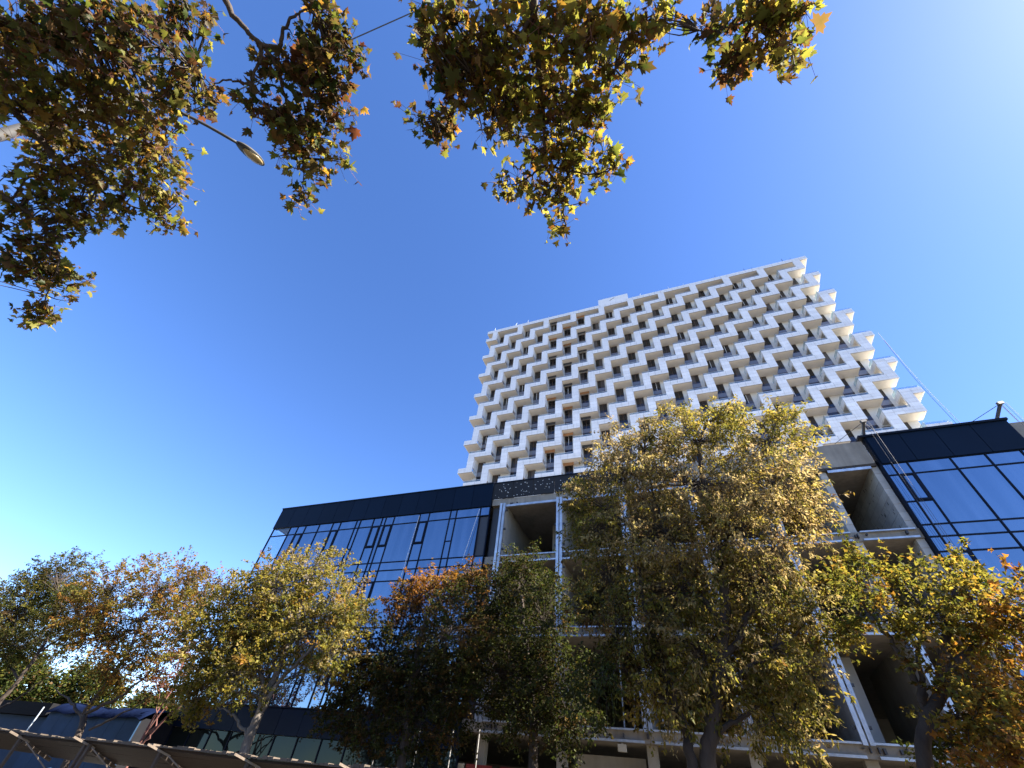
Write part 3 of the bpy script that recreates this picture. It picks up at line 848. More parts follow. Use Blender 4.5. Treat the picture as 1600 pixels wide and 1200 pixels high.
def make_tree(name, label, Y0, base, trunk_px, trunk_r, limbs, blobs, mix_default, leaf=0.12, kind='plain', bark='bark', dens=1.0, droop=0.25, cat='tree', clump_r=0.25, group=None):
    """a tapering trunk and limbs traced as directions and set at the tree's own distance; leaf clumps fill the crown's volume"""
    b0 = at_depth(base[0], base[1], Y0); b0[2] = 0.0
    t = root(name, b0, label, cat, group)
    tr = MB()
    pts = [b0] + [at_depth(x, y, Y0 + (q[2] if len(q) > 2 else 0)) for q in trunk_px for x, y in [q[:2]]]
    path = smooth_path(pts, 6 * len(pts))
    rad = np.linspace(trunk_r, trunk_r * 0.35, len(path)); rad[0] *= 1.35; rad[1] *= 1.12
    path[1:-1] += rng.normal(size=(len(path) - 2, 3)) * trunk_r * 0.10
    tr.tube(path, rad, 9)
    nodes = [p for p in path[len(path) // 3:]]
    for lb in limbs:
        r0, ptl = lb[0], lb[1]
        lp = [at_depth(q[0], q[1], Y0 + (q[2] if len(q) > 2 else 0)) for q in ptl]
        lpath = smooth_path(lp, 5 * len(lp))
        lpath[1:] += rng.normal(size=(len(lpath) - 1, 3)) * 0.03
        tr.tube(lpath, np.linspace(r0, max(0.008, r0 * 0.25), len(lpath)), 6)
        nodes += list(lpath[2:])
    nodes = np.array(nodes)
    LP, LC, LO = [], [], []
    twig = MB()
    # boughs to the blobs
    cents = []
    for bl in blobs:
        x, y, rx, ry = bl[:4]
        mix = bl[4] if len(bl) > 4 and bl[4] else mix_default
        dy = bl[5] if len(bl) > 5 else rng.uniform(-0.9, 0.9)
        c = at_depth(x, y, Y0 + dy); s = px_scale(c)
        R = np.array([rx * s * 1.02, ry * s * 1.02, 0.5 * (rx + ry) * s])
        cents.append((c, R, mix))
    for c, R, mix in cents:
        d = np.linalg.norm(nodes - c, axis=1); i = d.argmin()
        a = nodes[i]
        mid = (a + c) / 2 + rng.normal(size=3) * 0.12 * d[i] + np.array([0, 0, -0.06 * d[i]])
        bp = smooth_path([a, mid, c], 7)
        if d[i] > 0.15:
            r0 = 0.022 + 0.018 * d[i]
            tr.tube(bp, np.linspace(r0, 0.010, 7), 5)
        vol = R[0] * R[1] * R[2] * 4.19
        area = R[0] * R[1] * math.pi
        nc = max(8, int(27.0 * area ** 0.75 * dens))
        u = rng.normal(size=(nc, 3)); u /= np.linalg.norm(u, axis=1)[:, None]
        rr = rng.uniform(0.25, 1.08, (nc, 1)) ** 0.6
        loc = u * rr
        cc = c + loc[:, :1] * R[0] * AX_R + loc[:, 1:2] * R[1] * AX_D + loc[:, 2:] * R[2] * AX_F
        for q in cc:
            bi = rng.integers(2, 7)
            s0 = bp[bi]
            mm = (s0 + q) / 2 + rng.normal(size=3) * 0.08
            twig.tube([s0, mm, q + (q - s0) * 0.1], [0.011, 0.007, 0.004], 3, False)
            # a spray: leaves set along a short twig and its forks
            ax_ = (q - s0) / (np.linalg.norm(q - s0) + 1e-6) + rng.normal(size=3) * 0.45 + np.array([0, 0, 0.25 - droop])
            ax_ /= np.linalg.norm(ax_)
            ln = clump_r * rng.uniform(1.5, 3.4)
            nl = int(rng.integers(30, 46))
            f = rng.uniform(-0.5, 1.0, nl)[:, None]
            off = f * ln * ax_ + rng.normal(size=(nl, 3)) * np.array([1, 1, 0.6]) * (clump_r * 0.42) * (1.25 - np.abs(f))
            LP.append(q + off)
            twig.tube([q, q + ax_ * ln * 0.8], [0.006, 0.003], 3, False)
            sub = pick(mix, 1)[0] * rng.uniform(0.75, 1.25)
            LC.append(pick(mix, nl) * 0.45 + sub * 0.55)
            LO.append(np.tile(ax_, (nl, 1)) * 0.8 + rng.normal(size=(nl, 3)) * 0.5)
    tr.build('trunk', t, bark, True)
    twig.build('twig', t, bark, kind='stuff')
    pos = np.concatenate(LP); col = np.concatenate(LC); out = np.concatenate(LO)
    n = len(pos)
    size = leaf * rng.uniform(0.65, 1.3, n)
    rim = col * np.array([1.05, 0.86, 0.8])
    me, c = leaves_mesh('crown', pos, size, col, rim, kind, leaf_frames(n, droop, out), 'leaf')
    o = link_mesh('crown', me, c, t); o['kind'] = 'stuff'
    return n

NL = 0
NL += make_tree('roadside_tree', 'dark olive tree rooted behind the blue site cabin, farthest from the glass wing', 19.0, (-60, 1190), [(-10, 1110), (30, 1062), (70, 1005), (95, 950)], 0.16,
  [(0.07, [(30, 1062), (0, 1020), (-30, 980)]), (0.06, [(60, 1020), (110, 985), (130, 955)]), (0.06, [(-10, 1110), (30, 1090), (90, 1045)])],
  [(25, 955, 58, 45), (95, 903, 50, 34), (60, 1000, 62, 30), (118, 955, 42, 38), (-40, 980, 55, 55), (60, 935, 50, 40), (20, 1010, 40, 25)],
  {'dark': 4, 'green': 3, 'olive': 2, 'brown': 1}, 0.12, 'plain', dens=1.0)
NL += make_tree('roadside_tree', 'spreading orange and brown tree with forked low trunk in front of the blue cabin', 17.5, (118, 1190), [(126, 1140), (132, 1115), (165, 1070), (200, 1020), (225, 960)], 0.17,
  [(0.08, [(128, 1125), (110, 1095), (85, 1075)]), (0.09, [(132, 1115), (185, 1090), (235, 1050), (280, 1000)]), (0.06, [(165, 1070), (170, 1000), (165, 930)]), (0.06, [(140, 1140), (200, 1110), (250, 1080)])],
  [(175, 918, 46, 36), (255, 910, 55, 40), (215, 968, 66, 42), (288, 958, 40, 40), (150, 1000, 46, 32), (180, 1048, 40, 28), (245, 1022, 40, 26), (320, 925, 36, 34), (140, 960, 36, 36)],
  {'brown': 3, 'orange': 2, 'olive': 2.5, 'dark': 1.5, 'yellow': 1}, 0.125, 'lobed', dens=0.75)
NL += make_tree('shrub', 'thin red-stemmed shrub with sparse maroon leaves beside the site cabin', 18.5, (205, 1190), [(235, 1130), (270, 1075), (285, 1040)], 0.06,
  [(0.05, [(215, 1165), (255, 1110), (300, 1050)]), (0.05, [(210, 1175), (240, 1140), (250, 1080)]), (0.04, [(225, 1150), (275, 1110), (310, 1075)]), (0.04, [(205, 1180), (262, 1120), (292, 1090)])],
  [(272, 1045, 28, 30), (295, 1010, 26, 26), (250, 1070, 22, 20), (290, 1075, 22, 20)],
  {'red': 3, 'brown': 3, 'dark': 1}, 0.12, 'plain', 'bark_red', dens=0.45, cat='shrub')
NL += make_tree('maple_tree', 'yellow-green maple with pale leaning trunk standing in front of the blue glass wing', 15.0, (372, 1215), [(385, 1165), (400, 1125), (418, 1080), (440, 1030), (468, 960), (480, 905)], 0.19,
  [(0.10, [(400, 1125), (440, 1060), (490, 1010), (520, 950)]), (0.07, [(388, 1155), (365, 1118), (340, 1105)]), (0.08, [(418, 1080), (390, 1020), (365, 965)]), (0.07, [(430, 1050), (420, 980), (430, 920)]), (0.06, [(410, 1100), (350, 1050), (325, 1000)])],
  [(490, 888, 52, 28), (430, 918, 58, 44), (522, 938, 46, 40), (382, 960, 66, 54), (328, 1000, 46, 56), (482, 990, 62, 44), (548, 960, 30, 32), (326, 1068, 42, 40), (400, 1045, 56, 38), (528, 1015, 32, 30), (300, 1092, 26, 22), (440, 965, 50, 40), (372, 1010, 40, 40)],
  {'yellow': 4, 'olive': 4, 'green': 1.6, 'pale': 1, 'orange': 0.4}, 0.115, 'lobed', 'bark_pale', dens=1.0)
NL += make_tree('maple_tree', 'dusky maple with orange-tinged top between the yellow-green maple and the dark tree', 16.0, (622, 1240), [(630, 1180), (640, 1090), (655, 1010), (668, 950)], 0.17,
  [(0.08, [(640, 1090), (600, 1040), (565, 1040)]), (0.07, [(645, 1060), (690, 1000), (700, 940)])],
  [(690, 922, 50, 26, {'orange': 4, 'yellow': 1, 'brown': 2}), (640, 950, 40, 34, {'orange': 3, 'brown': 2, 'dark': 1}), (600, 1020, 55, 44), (562, 1055, 34, 36, {'yellow': 2, 'orange': 2, 'brown': 2}), (640, 1055, 60, 56), (705, 985, 50, 56), (590, 1105, 58, 46), (660, 1120, 60, 46), (730, 915, 34, 24, {'brown': 2, 'dark': 2, 'orange': 1}), (540, 1110, 36, 34)],
  {'brown': 1.6, 'dark': 5, 'green': 1.5}, 0.115, 'lobed', dens=1.05)  # shade from the neighbouring crowns is put into this dark leaf mix
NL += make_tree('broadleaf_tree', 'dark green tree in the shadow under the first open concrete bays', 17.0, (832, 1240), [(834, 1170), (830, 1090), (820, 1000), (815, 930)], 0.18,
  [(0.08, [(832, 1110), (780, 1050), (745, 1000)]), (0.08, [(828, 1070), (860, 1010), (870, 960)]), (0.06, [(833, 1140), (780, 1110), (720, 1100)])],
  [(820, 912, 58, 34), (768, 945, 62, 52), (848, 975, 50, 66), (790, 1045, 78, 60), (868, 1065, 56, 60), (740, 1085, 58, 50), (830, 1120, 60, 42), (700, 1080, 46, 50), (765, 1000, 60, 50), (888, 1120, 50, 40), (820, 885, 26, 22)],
  {'dark': 6, 'green': 2.5, 'brown': 0.7}, 0.105, 'plain', dens=1.05)  # dark leaf mix, the shade cast over this crown put into its colour
PT = {'pale': 5, 'yellow': 2, 'olive': 1.5, 'brown': 1.2}  # paler mix for the upper crown, sunlight put into the leaf colour
YG = {'yellow': 4, 'olive': 4, 'green': 1.2, 'pale': 1.5}
PM = {'olive': 4, 'yellow': 2.0, 'pale': 2.5, 'green': 1.5, 'brown': 0.6}
NL += make_tree('boxelder_tree', 'tall straw-yellow tree with twin dark trunks hiding the middle of the podium', 14.0, (1105, 1330), [(1108, 1190), (1120, 1080), (1132, 960), (1122, 850), (1100, 760), (1092, 700)], 0.21,
  [(0.16, [(1090, 1300), (1082, 1190), (1062, 1110), (1030, 1020), (1000, 920), (985, 820)]), (0.10, [(1125, 1040), (1170, 960), (1205, 870), (1215, 780)]), (0.09, [(1130, 980), (1070, 900), (1030, 800), (1010, 730)]),
   (0.08, [(1120, 1080), (1190, 1030), (1260, 980)]), (0.07, [(1125, 870), (1160, 780), (1190, 710)]), (0.07, [(1062, 1110), (990, 1060), (940, 1000)]), (0.07, [(1112, 1150), (1180, 1110), (1240, 1080)])],
  [(1090, 678, 88, 36, YG), (1005, 700, 62, 46, PT), (1195, 690, 66, 48, YG), (962, 752, 50, 54, PT), (1080, 755, 105, 56, PT), (1208, 755, 68, 56, PT), (1252, 800, 34, 46, PT), (935, 820, 42, 50, PM), (1045, 835, 95, 58, PT), (1160, 830, 85, 58, PT),
   (945, 895, 52, 56, PM), (1060, 925, 95, 66, PM), (1180, 915, 85, 66, PM), (962, 970, 56, 44, {'dark': 3, 'olive': 3, 'brown': 2, 'pale': 1}), (1090, 1010, 88, 66, PM), (1200, 1005, 86, 58, PM), (1268, 950, 54, 56, PM), (925, 1065, 36, 36, {'dark': 3, 'green': 2}),  # dark mixes at the lower left have the crown's shade coloured in
   (1180, 1085, 78, 56, PM), (1235, 1055, 40, 30, PM), (1225, 1140, 40, 24, PM), (1040, 1080, 55, 46, PM), (910, 775, 22, 30, PM), (1000, 1030, 60, 50, {'dark': 2, 'olive': 3, 'brown': 2}), (1130, 645, 30, 16, YG), (1215, 650, 24, 18, YG), (1060, 648, 22, 14, YG)],
  PM, 0.125, 'narrow', 'bark', dens=0.98, droop=0.75)
MO = {'orange': 3, 'yellow': 2, 'brown': 2, 'olive': 1.5}
MG = {'olive': 4, 'yellow': 3, 'green': 2, 'orange': 0.8}
NL += make_tree('maple_tree', 'maple turning gold and orange in front of the bays beside the right-hand glass wall', 13.0, (1432, 1340), [(1445, 1190), (1468, 1080), (1478, 1000), (1492, 920)], 0.16,
  [(0.09, [(1450, 1150), (1430, 1060), (1390, 1000), (1340, 930)]), (0.08, [(1470, 1060), (1530, 1000), (1560, 950)]), (0.07, [(1455, 1130), (1530, 1110), (1580, 1090)]), (0.06, [(1440, 1100), (1440, 1010), (1440, 950)])],
  [(1500, 898, 46, 28, MG), (1452, 958, 62, 44, MG), (1542, 945, 54, 44, MG), (1392, 968, 42, 26, MG), (1560, 1015, 58, 56, MO), (1510, 1070, 46, 40), (1572, 1105, 56, 56, MO), (1480, 1160, 40, 28, {'dark': 3, 'green': 2, 'olive': 1}), (1605, 1165, 58, 50, MO), (1330, 915, 30, 26, MG), (1340, 872, 18, 24, MG), (1620, 960, 56, 56, MO), (1530, 1160, 50, 40, MO), (1318, 975, 26, 22, MG), (1400, 900, 24, 20, MG)],
  {'olive': 3, 'dark': 2, 'orange': 1.5, 'brown': 1.5}, 0.115, 'lobed', dens=0.8)
print('tree leaves', NL)

# distant growth beyond the site
far_mix = {'olive': 1.5, 'green': 3, 'dark': 4, 'brown': 1}
for (x, y, rx, ry, Y, lab) in ((20, 1075, 60, 26, 62, 'low distant treetops far behind the grey end of the site cabin'), (130, 1085, 60, 24, 70, 'distant rounded treetops above the blue cabin roof'), (235, 1118, 40, 12, 75, 'small distant bushes seen between the cabin and the glass wing')):
    b = at_depth(x, y + 60, Y); b[2] = 0
    t = root('distant_tree', b, lab, 'tree', None)
    c = at_depth(x, y, Y); s = px_scale(c)
    m = MB(); m.tube([b, c], [0.3, 0.1], 6); m.build('trunk', t, 'bark')
    n = 12000
    u = rng.normal(size=(n, 3)); u /= np.linalg.norm(u, axis=1)[:, None]
    wob = 1 + 0.25 * np.sin(u[:, :1] * 7 + u[:, 1:2] * 5) + 0.12 * rng.normal(size=(n, 1))
    pos = c + u * wob * rng.uniform(0.3, 1.0, (n, 1)) ** 0.4 * np.array([rx * s, 5.0, ry * s * 1.1 + 1.6])
    pos[:, 2] = np.maximum(pos[:, 2], 0.3)
    col = pick(far_mix, n)
    me, cc = leaves_mesh('crown', pos, rng.uniform(0.4, 0.75, n), col, col * 0.9, 'plain', leaf_frames(n, 0.1, u), 'leaf')
    o = link_mesh('crown', me, cc, t); o['kind'] = 'stuff'

# trees across the street, mirrored in the lower glazing
for i, x in enumerate((-44, -34, -25, -15, -5, 6, 17)):
    b = np.array([x + rng.uniform(-2, 2), -26 + rng.uniform(-3, 3), 0.0]); h = rng.uniform(8.5, 12)
    t = root('street_tree', b, 'leafy green tree across the street behind the viewpoint', 'tree', 'trees across the street')
    m = MB(); m.tube([b, b + np.array([0.2, 0, h * 0.6])], [0.28, 0.14], 8); m.build('trunk', t, 'bark', True)
    n = 7000
    u = rng.normal(size=(n, 3)); u /= np.linalg.norm(u, axis=1)[:, None]
    wob = rng.uniform(0.45, 1.0, (n, 1)) ** 0.5 * (1 + 0.22 * np.sin(u[:, :1] * 6 + i) + 0.18 * np.sin(u[:, 1:2] * 8 + u[:, 2:] * 5))
    pos = b + np.array([0, 0, h * 0.56]) + u * wob * np.array([5.2, 4.0, h * 0.46])
    col = pick({'green': 3, 'dark': 3, 'olive': 2, 'brown': 0.6}, n)
    me, cc = leaves_mesh('crown', pos, rng.uniform(0.25, 0.42, n), col, col * 0.9, 'plain', leaf_frames(n, 0.2, u), 'leaf')
    o = link_mesh('crown', me, cc, t); o['kind'] = 'stuff'

# ------------------------------------------------------------------ overhanging maples near the camera
NEAR_FRAMES = []
def overhang(name, label, base, trunk_top, limbs, blobs, mix, leaf, bark='bark'):
    t = root(name, base, label, 'tree')
    tr = MB()
    b = np.array(base, float); tp = np.array(trunk_top, float)
    path = smooth_path([b, b * 0.6 + tp * 0.4 + np.array([0.1, 0.05, 0]), tp], 12)
    rad = np.linspace(0.24, 0.15, 12); rad[0] = 0.34
    tr.tube(path, rad, 10)
    nodes = []
    for r0, start, pts in limbs:
        lp = ([tp] if start else []) + [at_dist(x, y, d) for x, y, d in pts]
        L_ = smooth_path(lp, 7 * len(lp))
        k = 7 if start else 1
        L_[k:] += rng.normal(size=(len(L_) - k, 3)) * 0.006
        tr.tube(L_, (np.geomspace(r0, 0.007, len(L_)) if start else np.linspace(r0 * 0.7, 0.004, len(L_))), 7)
        nodes += list(L_[7 if start else 0:])
    nodes = np.array(nodes)
    P_, C_ = [], []
    stalk = MB()
    for bl in blobs:
        x, y, rx, ry, dist, cnt = bl[:6]
        mx = bl[6] if len(bl) > 6 else mix
        c = at_dist(x, y, dist); s = px_scale(c)
        R = np.array([rx * s, ry * s, 0.26 * (rx + ry) * s])
        nt = max(2, int(cnt * 1.25) // 6)
        u = rng.normal(size=(nt, 3)); u /= np.linalg.norm(u, axis=1)[:, None]
        u *= rng.uniform(0.1, 1.0, (nt, 1)) ** 0.5
        cc = c + u[:, :1] * R[0] * AX_R + u[:, 1:2] * R[1] * AX_D + u[:, 2:] * R[2] * AX_F
        for q in cc:
            d = np.linalg.norm(nodes - q, axis=1); a = nodes[d.argmin()]
            mid = (a + q) / 2 + rng.normal(size=3) * 0.06 * max(0.3, d.min())
            tr.tube(smooth_path([a, mid, q], 5), np.linspace(0.009, 0.003, 5), 4, False)
            k = 5 + int(rng.integers(0, 4))
            off = rng.normal(size=(k, 3)) * np.array([0.075, 0.075, 0.06])
            for o_ in off: stalk.tube([q, q + o_], [0.0022, 0.0016], 3, False)
            P_.append(q + off); C_.append(pick(mx, k) * 0.7 + 0.3 * pick(mx, 1))
    tr.build('trunk', t, bark, True)
    stalk.build('leaf_stalk', t, 'bark_red', kind='stuff')
    pos = np.concatenate(P_); col = np.concatenate(C_); n = len(pos)
    size = leaf * rng.uniform(0.5, 1.35, n) * np.where(rng.random(n) < 0.14, 1.55, 1.0)
    rimc = np.where(rng.random((n, 1)) < 0.42, pick({'brown': 3, 'red': 2, 'orange': 1}, n), col)
    side, tip, nor = leaf_frames(n, 0.55)
    # the 300 that show largest are single leaves
    q = pos - CAM; dist = np.linalg.norm(q, axis=1)
    px = 800 + FPX * (q @ AX_R) / (q @ AX_F); py = 600 + FPX * (q @ AX_D) / (q @ AX_F)
    inside = (px > -10) & (px < 1610) & (py > -10) & (py < 1210) & (q @ AX_F > 0)
    score = size / dist * inside
    order = np.argsort(-score)
    big, rest = order[:300], order[300:]
    for i in big:
        s_ = slice(i, i + 1)
        me, c = leaves_mesh('leaf', pos[s_], size[s_], col[s_], rimc[s_], 'maple', (side[s_], tip[s_], nor[s_]), 'leaf_near')
        link_mesh('leaf', me, c, t)
    me, c = leaves_mesh('foliage', pos[rest], size[rest], col[rest], rimc[rest], 'maple', (side[rest], tip[rest], nor[rest]), 'leaf_near')
    o = link_mesh('foliage', me, c, t); o['kind'] = 'stuff'
    return n

LA = {'olive': 4, 'brown': 2, 'yellow': 3, 'orange': 1.0, 'green': 2.5, 'dark': 1}
LD = {'dark': 3, 'brown': 2.5, 'green': 3, 'olive': 2, 'red': 0.7}  # darker mix, the shade on unlit clusters put into the leaf colour
LY = {'yellow': 5, 'olive': 5, 'orange': 1.0, 'brown': 0.8, 'green': 2}  # autumn yellow, with the glow of sunlit and backlit clusters coloured in
n1 = overhang('maple_tree', 'autumn maple whose crown hangs over the street lamp arm', (-10.5, -3.2, 0), (-9.6, -2.6, 6.0),
  [(0.13, True, [(-180, 120, 9.2), (20, 170, 8.6), (160, 190, 8.4), (260, 230, 8.4)]), (0.10, True, [(-120, 260, 9.0), (40, 330, 8.8), (90, 400, 8.8), (70, 470, 8.8)]), (0.10, True, [(-120, 20, 8.6), (100, 60, 8.0), (230, 70, 7.8), (310, 110, 7.6)]),
   (0.07, False, [(20, 170, 8.6), (110, 270, 8.6), (180, 310, 8.6), (250, 340, 8.6)])],
  [(60, 55, 105, 70, 7.6, 300, LD), (180, 45, 100, 60, 7.2, 280, LD), (275, 25, 45, 34, 7.7, 70, LD), (80, 150, 105, 70, 8.2, 420), (200, 135, 85, 60, 7.8, 300), (278, 125, 50, 42, 7.6, 110), (110, 250, 105, 56, 8.8, 420), (235, 262, 62, 58, 8.6, 300, LY), (262, 325, 34, 44, 8.6, 110, LY), (60, 325, 76, 56, 9.0, 300), (150, 332, 52, 36, 8.9, 150), (38, 400, 55, 46, 9.0, 190, LD), (92, 438, 46, 34, 9.0, 140, LY), (66, 488, 34, 22, 9.0, 70, LY), (-60, 120, 80, 120, 8.2, 200), (-60, 330, 70, 100, 9, 160), (230, 200, 60, 40, 8.2, 160), (322, 150, 34, 28, 7.6, 50, LD), (320, 30, 22, 34, 7.6, 36, LD),
   (140, 75, 70, 40, 7.0, 40, LD)], LA, 0.092)
n2 = overhang('maple_tree', 'near maple with drooping boughs of large yellow-green leaves directly overhead', (1.6, -4.6, 0), (1.2, -3.8, 4.6),
  [(0.07, True, [(840, -160, 5.4), (833, 0, 5.2), (838, 60, 5.1), (846, 140, 5.1), (850, 200, 5.1), (853, 258, 5.1), (872, 292, 5.1), (880, 330, 5.1), (886, 372, 5.1)]),
   (0.026, False, [(835, 22, 5.1), (800, 68, 5.1), (770, 85, 5.1), (715, 140, 5.1), (680, 190, 5.1)]), (0.022, False, [(842, 45, 5.1), (900, 85, 5.1), (960, 110, 5.1)]), (0.022, False, [(848, 135, 5.1), (800, 155, 5.1), (745, 180, 5.1)]),
   (0.022, False, [(848, 140, 5.1), (900, 146, 5.1), (950, 200, 5.1)]), (0.020, False, [(853, 258, 5.1), (920, 272, 5.1), (965, 262, 5.1)]), (0.018, False, [(853, 258, 5.1), (810, 285, 5.1), (780, 290, 5.1)]), (0.022, False, [(850, 190, 5.1), (900, 205, 5.1), (940, 225, 5.1)]),
   (0.05, True, [(980, -120, 5.6), (890, -10, 5.3), (870, 40, 5.2)]),
   (0.06, True, [(330, -120, 6.4), (352, 0, 6.0), (402, 64, 5.8), (436, 76, 5.8), (470, 110, 5.8), (500, 150, 5.8)]), (0.035, False, [(402, 64, 5.8), (408, 90, 5.8), (392, 128, 5.8), (396, 170, 5.8)]), (0.03, False, [(402, 64, 5.8), (430, 100, 5.8), (452, 180, 5.8), (472, 250, 5.8), (474, 310, 5.8)]), (0.03, False, [(436, 76, 5.8), (448, 40, 5.8), (476, 15, 5.8), (500, 30, 5.8)]), (0.018, False, [(392, 132, 5.8), (350, 125, 5.9), (325, 140, 6.0)]),
   (0.05, True, [(1240, -150, 5.8), (1190, -20, 5.4), (1178, 30, 5.3), (1165, 60, 5.3)]), (0.02, False, [(1180, 20, 5.3), (1215, 50, 5.3), (1250, 80, 5.3)]), (0.016, False, [(1176, 30, 5.3), (1130, 45, 5.3), (1090, 50, 5.3)])],
  [(715, 55, 60, 52, 5.2, 150, LA), (800, 45, 60, 50, 5.2, 170), (895, 45, 72, 52, 5.1, 210), (965, 55, 44, 44, 5.2, 100), (700, 118, 42, 44, 5.2, 90, LD), (760, 135, 62, 46, 5.2, 170, LA), (850, 125, 76, 56, 5.1, 220), (942, 140, 44, 44, 5.2, 110), (800, 188, 56, 36, 5.2, 130, LA), (885, 188, 60, 38, 5.1, 150),
   (690, 198, 46, 30, 5.3, 70, LD), (650, 190, 22, 16, 5.3, 16, LD), (960, 262, 20, 20, 5.2, 22), (862, 238, 46, 28, 5.2, 80), (918, 250, 46, 36, 5.2, 90), (825, 290, 46, 28, 5.2, 76), (888, 300, 36, 28, 5.2, 66), (872, 350, 16, 22, 5.2, 26), (1020, 25, 40, 24, 5.3, 56), (670, 20, 34, 22, 5.3, 40, LA), (780, 282, 20, 18, 5.2, 20), (760, 90, 60, 40, 5.3, 110, LA),
   (1120, 45, 36, 22, 5.4, 46, LD), (1190, 25, 62, 26, 5.3, 90), (1150, 95, 30, 26, 5.3, 56, LD), (1210, 70, 36, 30, 5.3, 66), (1252, 88, 22, 18, 4.9, 18), (1240, 15, 36, 18, 5.3, 40),
   (512, 60, 40, 44, 5.8, 110, LD), (480, 105, 62, 44, 5.8, 150, LD), (440, 120, 36, 34, 5.8, 60, LD), (522, 150, 42, 46, 5.8, 110, LD), (470, 185, 56, 36, 5.8, 110, LD), (408, 172, 36, 26, 5.8, 46, LD), (490, 238, 40, 36, 5.8, 80, LA), (438, 225, 30, 26, 5.8, 40, LA), (522, 258, 20, 22, 5.8, 24, LA), (475, 308, 16, 22, 5.8, 24, LA), (545, 90, 22, 40, 5.8, 40, LD), (500, 15, 22, 22, 5.8, 30, LD)], LY, 0.090)
print('near leaves', n1, n2)

# ------------------------------------------------------------------ street lamp
lh0, lh1 = at_dist(372, 224, 11.0), at_dist(410, 257, 11.2)
ax = lh1 - lh0; ax[2] *= 1.0
pole_top = at_dist(225, 150, 11.4)
pole_base = np.array([pole_top[0], pole_top[1], 0.0])
lamp = root('street_lamp', pole_base, 'grey street lamp with oval amber lens, its arm poking out of a maple crown', 'lamp')
m = MB(); m.tube([pole_base, pole_base + np.array([0, 0, 4.0]), pole_top], [0.11, 0.085, 0.06], 10); m.build('pole', lamp, 'lamp_body', True)
m = MB(); m.tube(smooth_path([pole_top, (pole_top + lh0) / 2 + np.array([0, 0, 0.08]), lh0], 9), 0.030, 8); m.build('arm', lamp, 'lamp_body', True)
def lamp_head():
    L_ = np.linalg.norm(ax) * 1.05; t = ax / np.linalg.norm(ax)
    up = np.array([0, 0, 1.0]); s = np.cross(t, up); s /= np.linalg.norm(s); u = np.cross(s, t)
    def shell(sc, zlo, zhi, a0, a1, rows=6, cols=18):
        V, Fc = [], []
        for i in range(rows + 1):
            f = i / rows; w = math.cos(f * math.pi / 2) ** 0.6
            for j in range(cols):
                a = 2 * math.pi * j / cols
                cx = math.cos(a); sy = math.sin(a)
                l = (a0 + a1) / 2 + (a1 - a0) / 2 * cx * w
                wd = 0.135 * sc * sy * w * (1.0 - 0.18 * (1 - (l - a0) / (a1 - a0)))
                V.append(lh0 + t * l * L_ + s * wd + u * (zlo + (zhi - zlo) * f))
        for i in range(rows):
            for j in range(cols):
                k = (j + 1) % cols
                Fc.append((i * cols + j, i * cols + k, (i + 1) * cols + k, (i + 1) * cols + j))
        Fc.append(tuple(range(cols - 1, -1, -1)))
        return V, Fc
    V, Fc = shell(1.0, 0.0, 0.12, -0.08, 1.02)
    b = MB(); b.add(V, Fc); bo = b.build('head', lamp, 'lamp_body', True)
    V, Fc = shell(0.80, -0.012, -0.075, 0.20, 0.96)
    b = MB(); b.add(V, Fc); b.build('lens', bo, 'lamp_lens', True)
lamp_head()
w1, w2 = at_dist(150, 240, 12.0), at_dist(760, -32, 12.5)
m = MB(); m.tube(smooth_path([w1, (w1 + w2) / 2 + np.array([0, 0, -0.03]), w2], 10), 0.012, 5)
finish(m.build('overhead_wire', None, 'rope'), 'single black overhead wire stretched between the maple boughs', 'wire')

# ------------------------------------------------------------------ timber barrier, cabin and site clutter
HY = 7.0
hb = root('timber_canopy', (-9, HY, 0), 'long low canopy of rough brown planks on thin posts along the site edge', 'canopy')
x = -17.3; k = 0
while x < -1.6:
    L_ = 2.05
    z1 = 1.80 + rnd.uniform(-0.02, 0.02)
    for r in range(5):                                     # boards of the sloping roof, seen from underneath
        ya, yb = HY + 0.16 * r, HY + 0.16 * (r + 1) - 0.012
        za, zb = z1 - 0.3 * 0.16 * r, z1 - 0.3 * 0.16 * (r + 1)
        e0, e1 = x + rnd.uniform(0.0, 0.03), x + L_ - rnd.uniform(0.0, 0.03)
        dz = rnd.uniform(-0.008, 0.008)
        V = [(e0, ya, za + dz), (e1, ya, za - dz), (e1, yb, zb - dz), (e0, yb, zb + dz)]
        V = V + [(a_, b_, c_ + 0.03) for a_, b_, c_ in V]
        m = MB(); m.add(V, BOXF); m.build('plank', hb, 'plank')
    # ragged board ends along the near edge
    e = MB(); q = x
    while q < x + L_ - 0.05:
        w_ = rnd.uniform(0.08, 0.15); h_ = rnd.uniform(0.015, 0.05)
        e.box(q, min(q + w_ - 0.008, x + L_), HY - 0.05, HY + 0.10, z1 + 0.034, z1 + 0.034 + h_); q += w_
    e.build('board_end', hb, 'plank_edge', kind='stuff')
    for dx in ((0.0,) if k % 3 else (0.0, 0.14)):
        m = MB(); m.bar((x + dx, HY + 0.02, 0), (x + dx, HY + 0.02, z1 - 0.012), 0.05, 0.05); m.build('post', hb, 'dark_timber')
    m = MB(); m.bar((x - 0.16, HY - 0.16, z1 + 0.055), (x + 0.16, HY + 0.12, z1 - 0.06), 0.030, 0.030); m.build('cross_piece', hb, 'pale_timber')
    m = MB(); m.bar((x + 0.3, HY - 0.02, z1 - 0.06), (x + 1.75, HY + 0.5, z1 - 0.75), 0.016, 0.016); m.build('brace', hb, 'pale_timber')
    m = MB(); m.bar((x + 0.05, HY + 0.04, z1 - 0.055), (x + 0.05, HY + 0.78, z1 - 0.055 - 0.225), 0.04, 0.05); m.build('rafter', hb, 'dark_timber')
    x += L_; k += 1

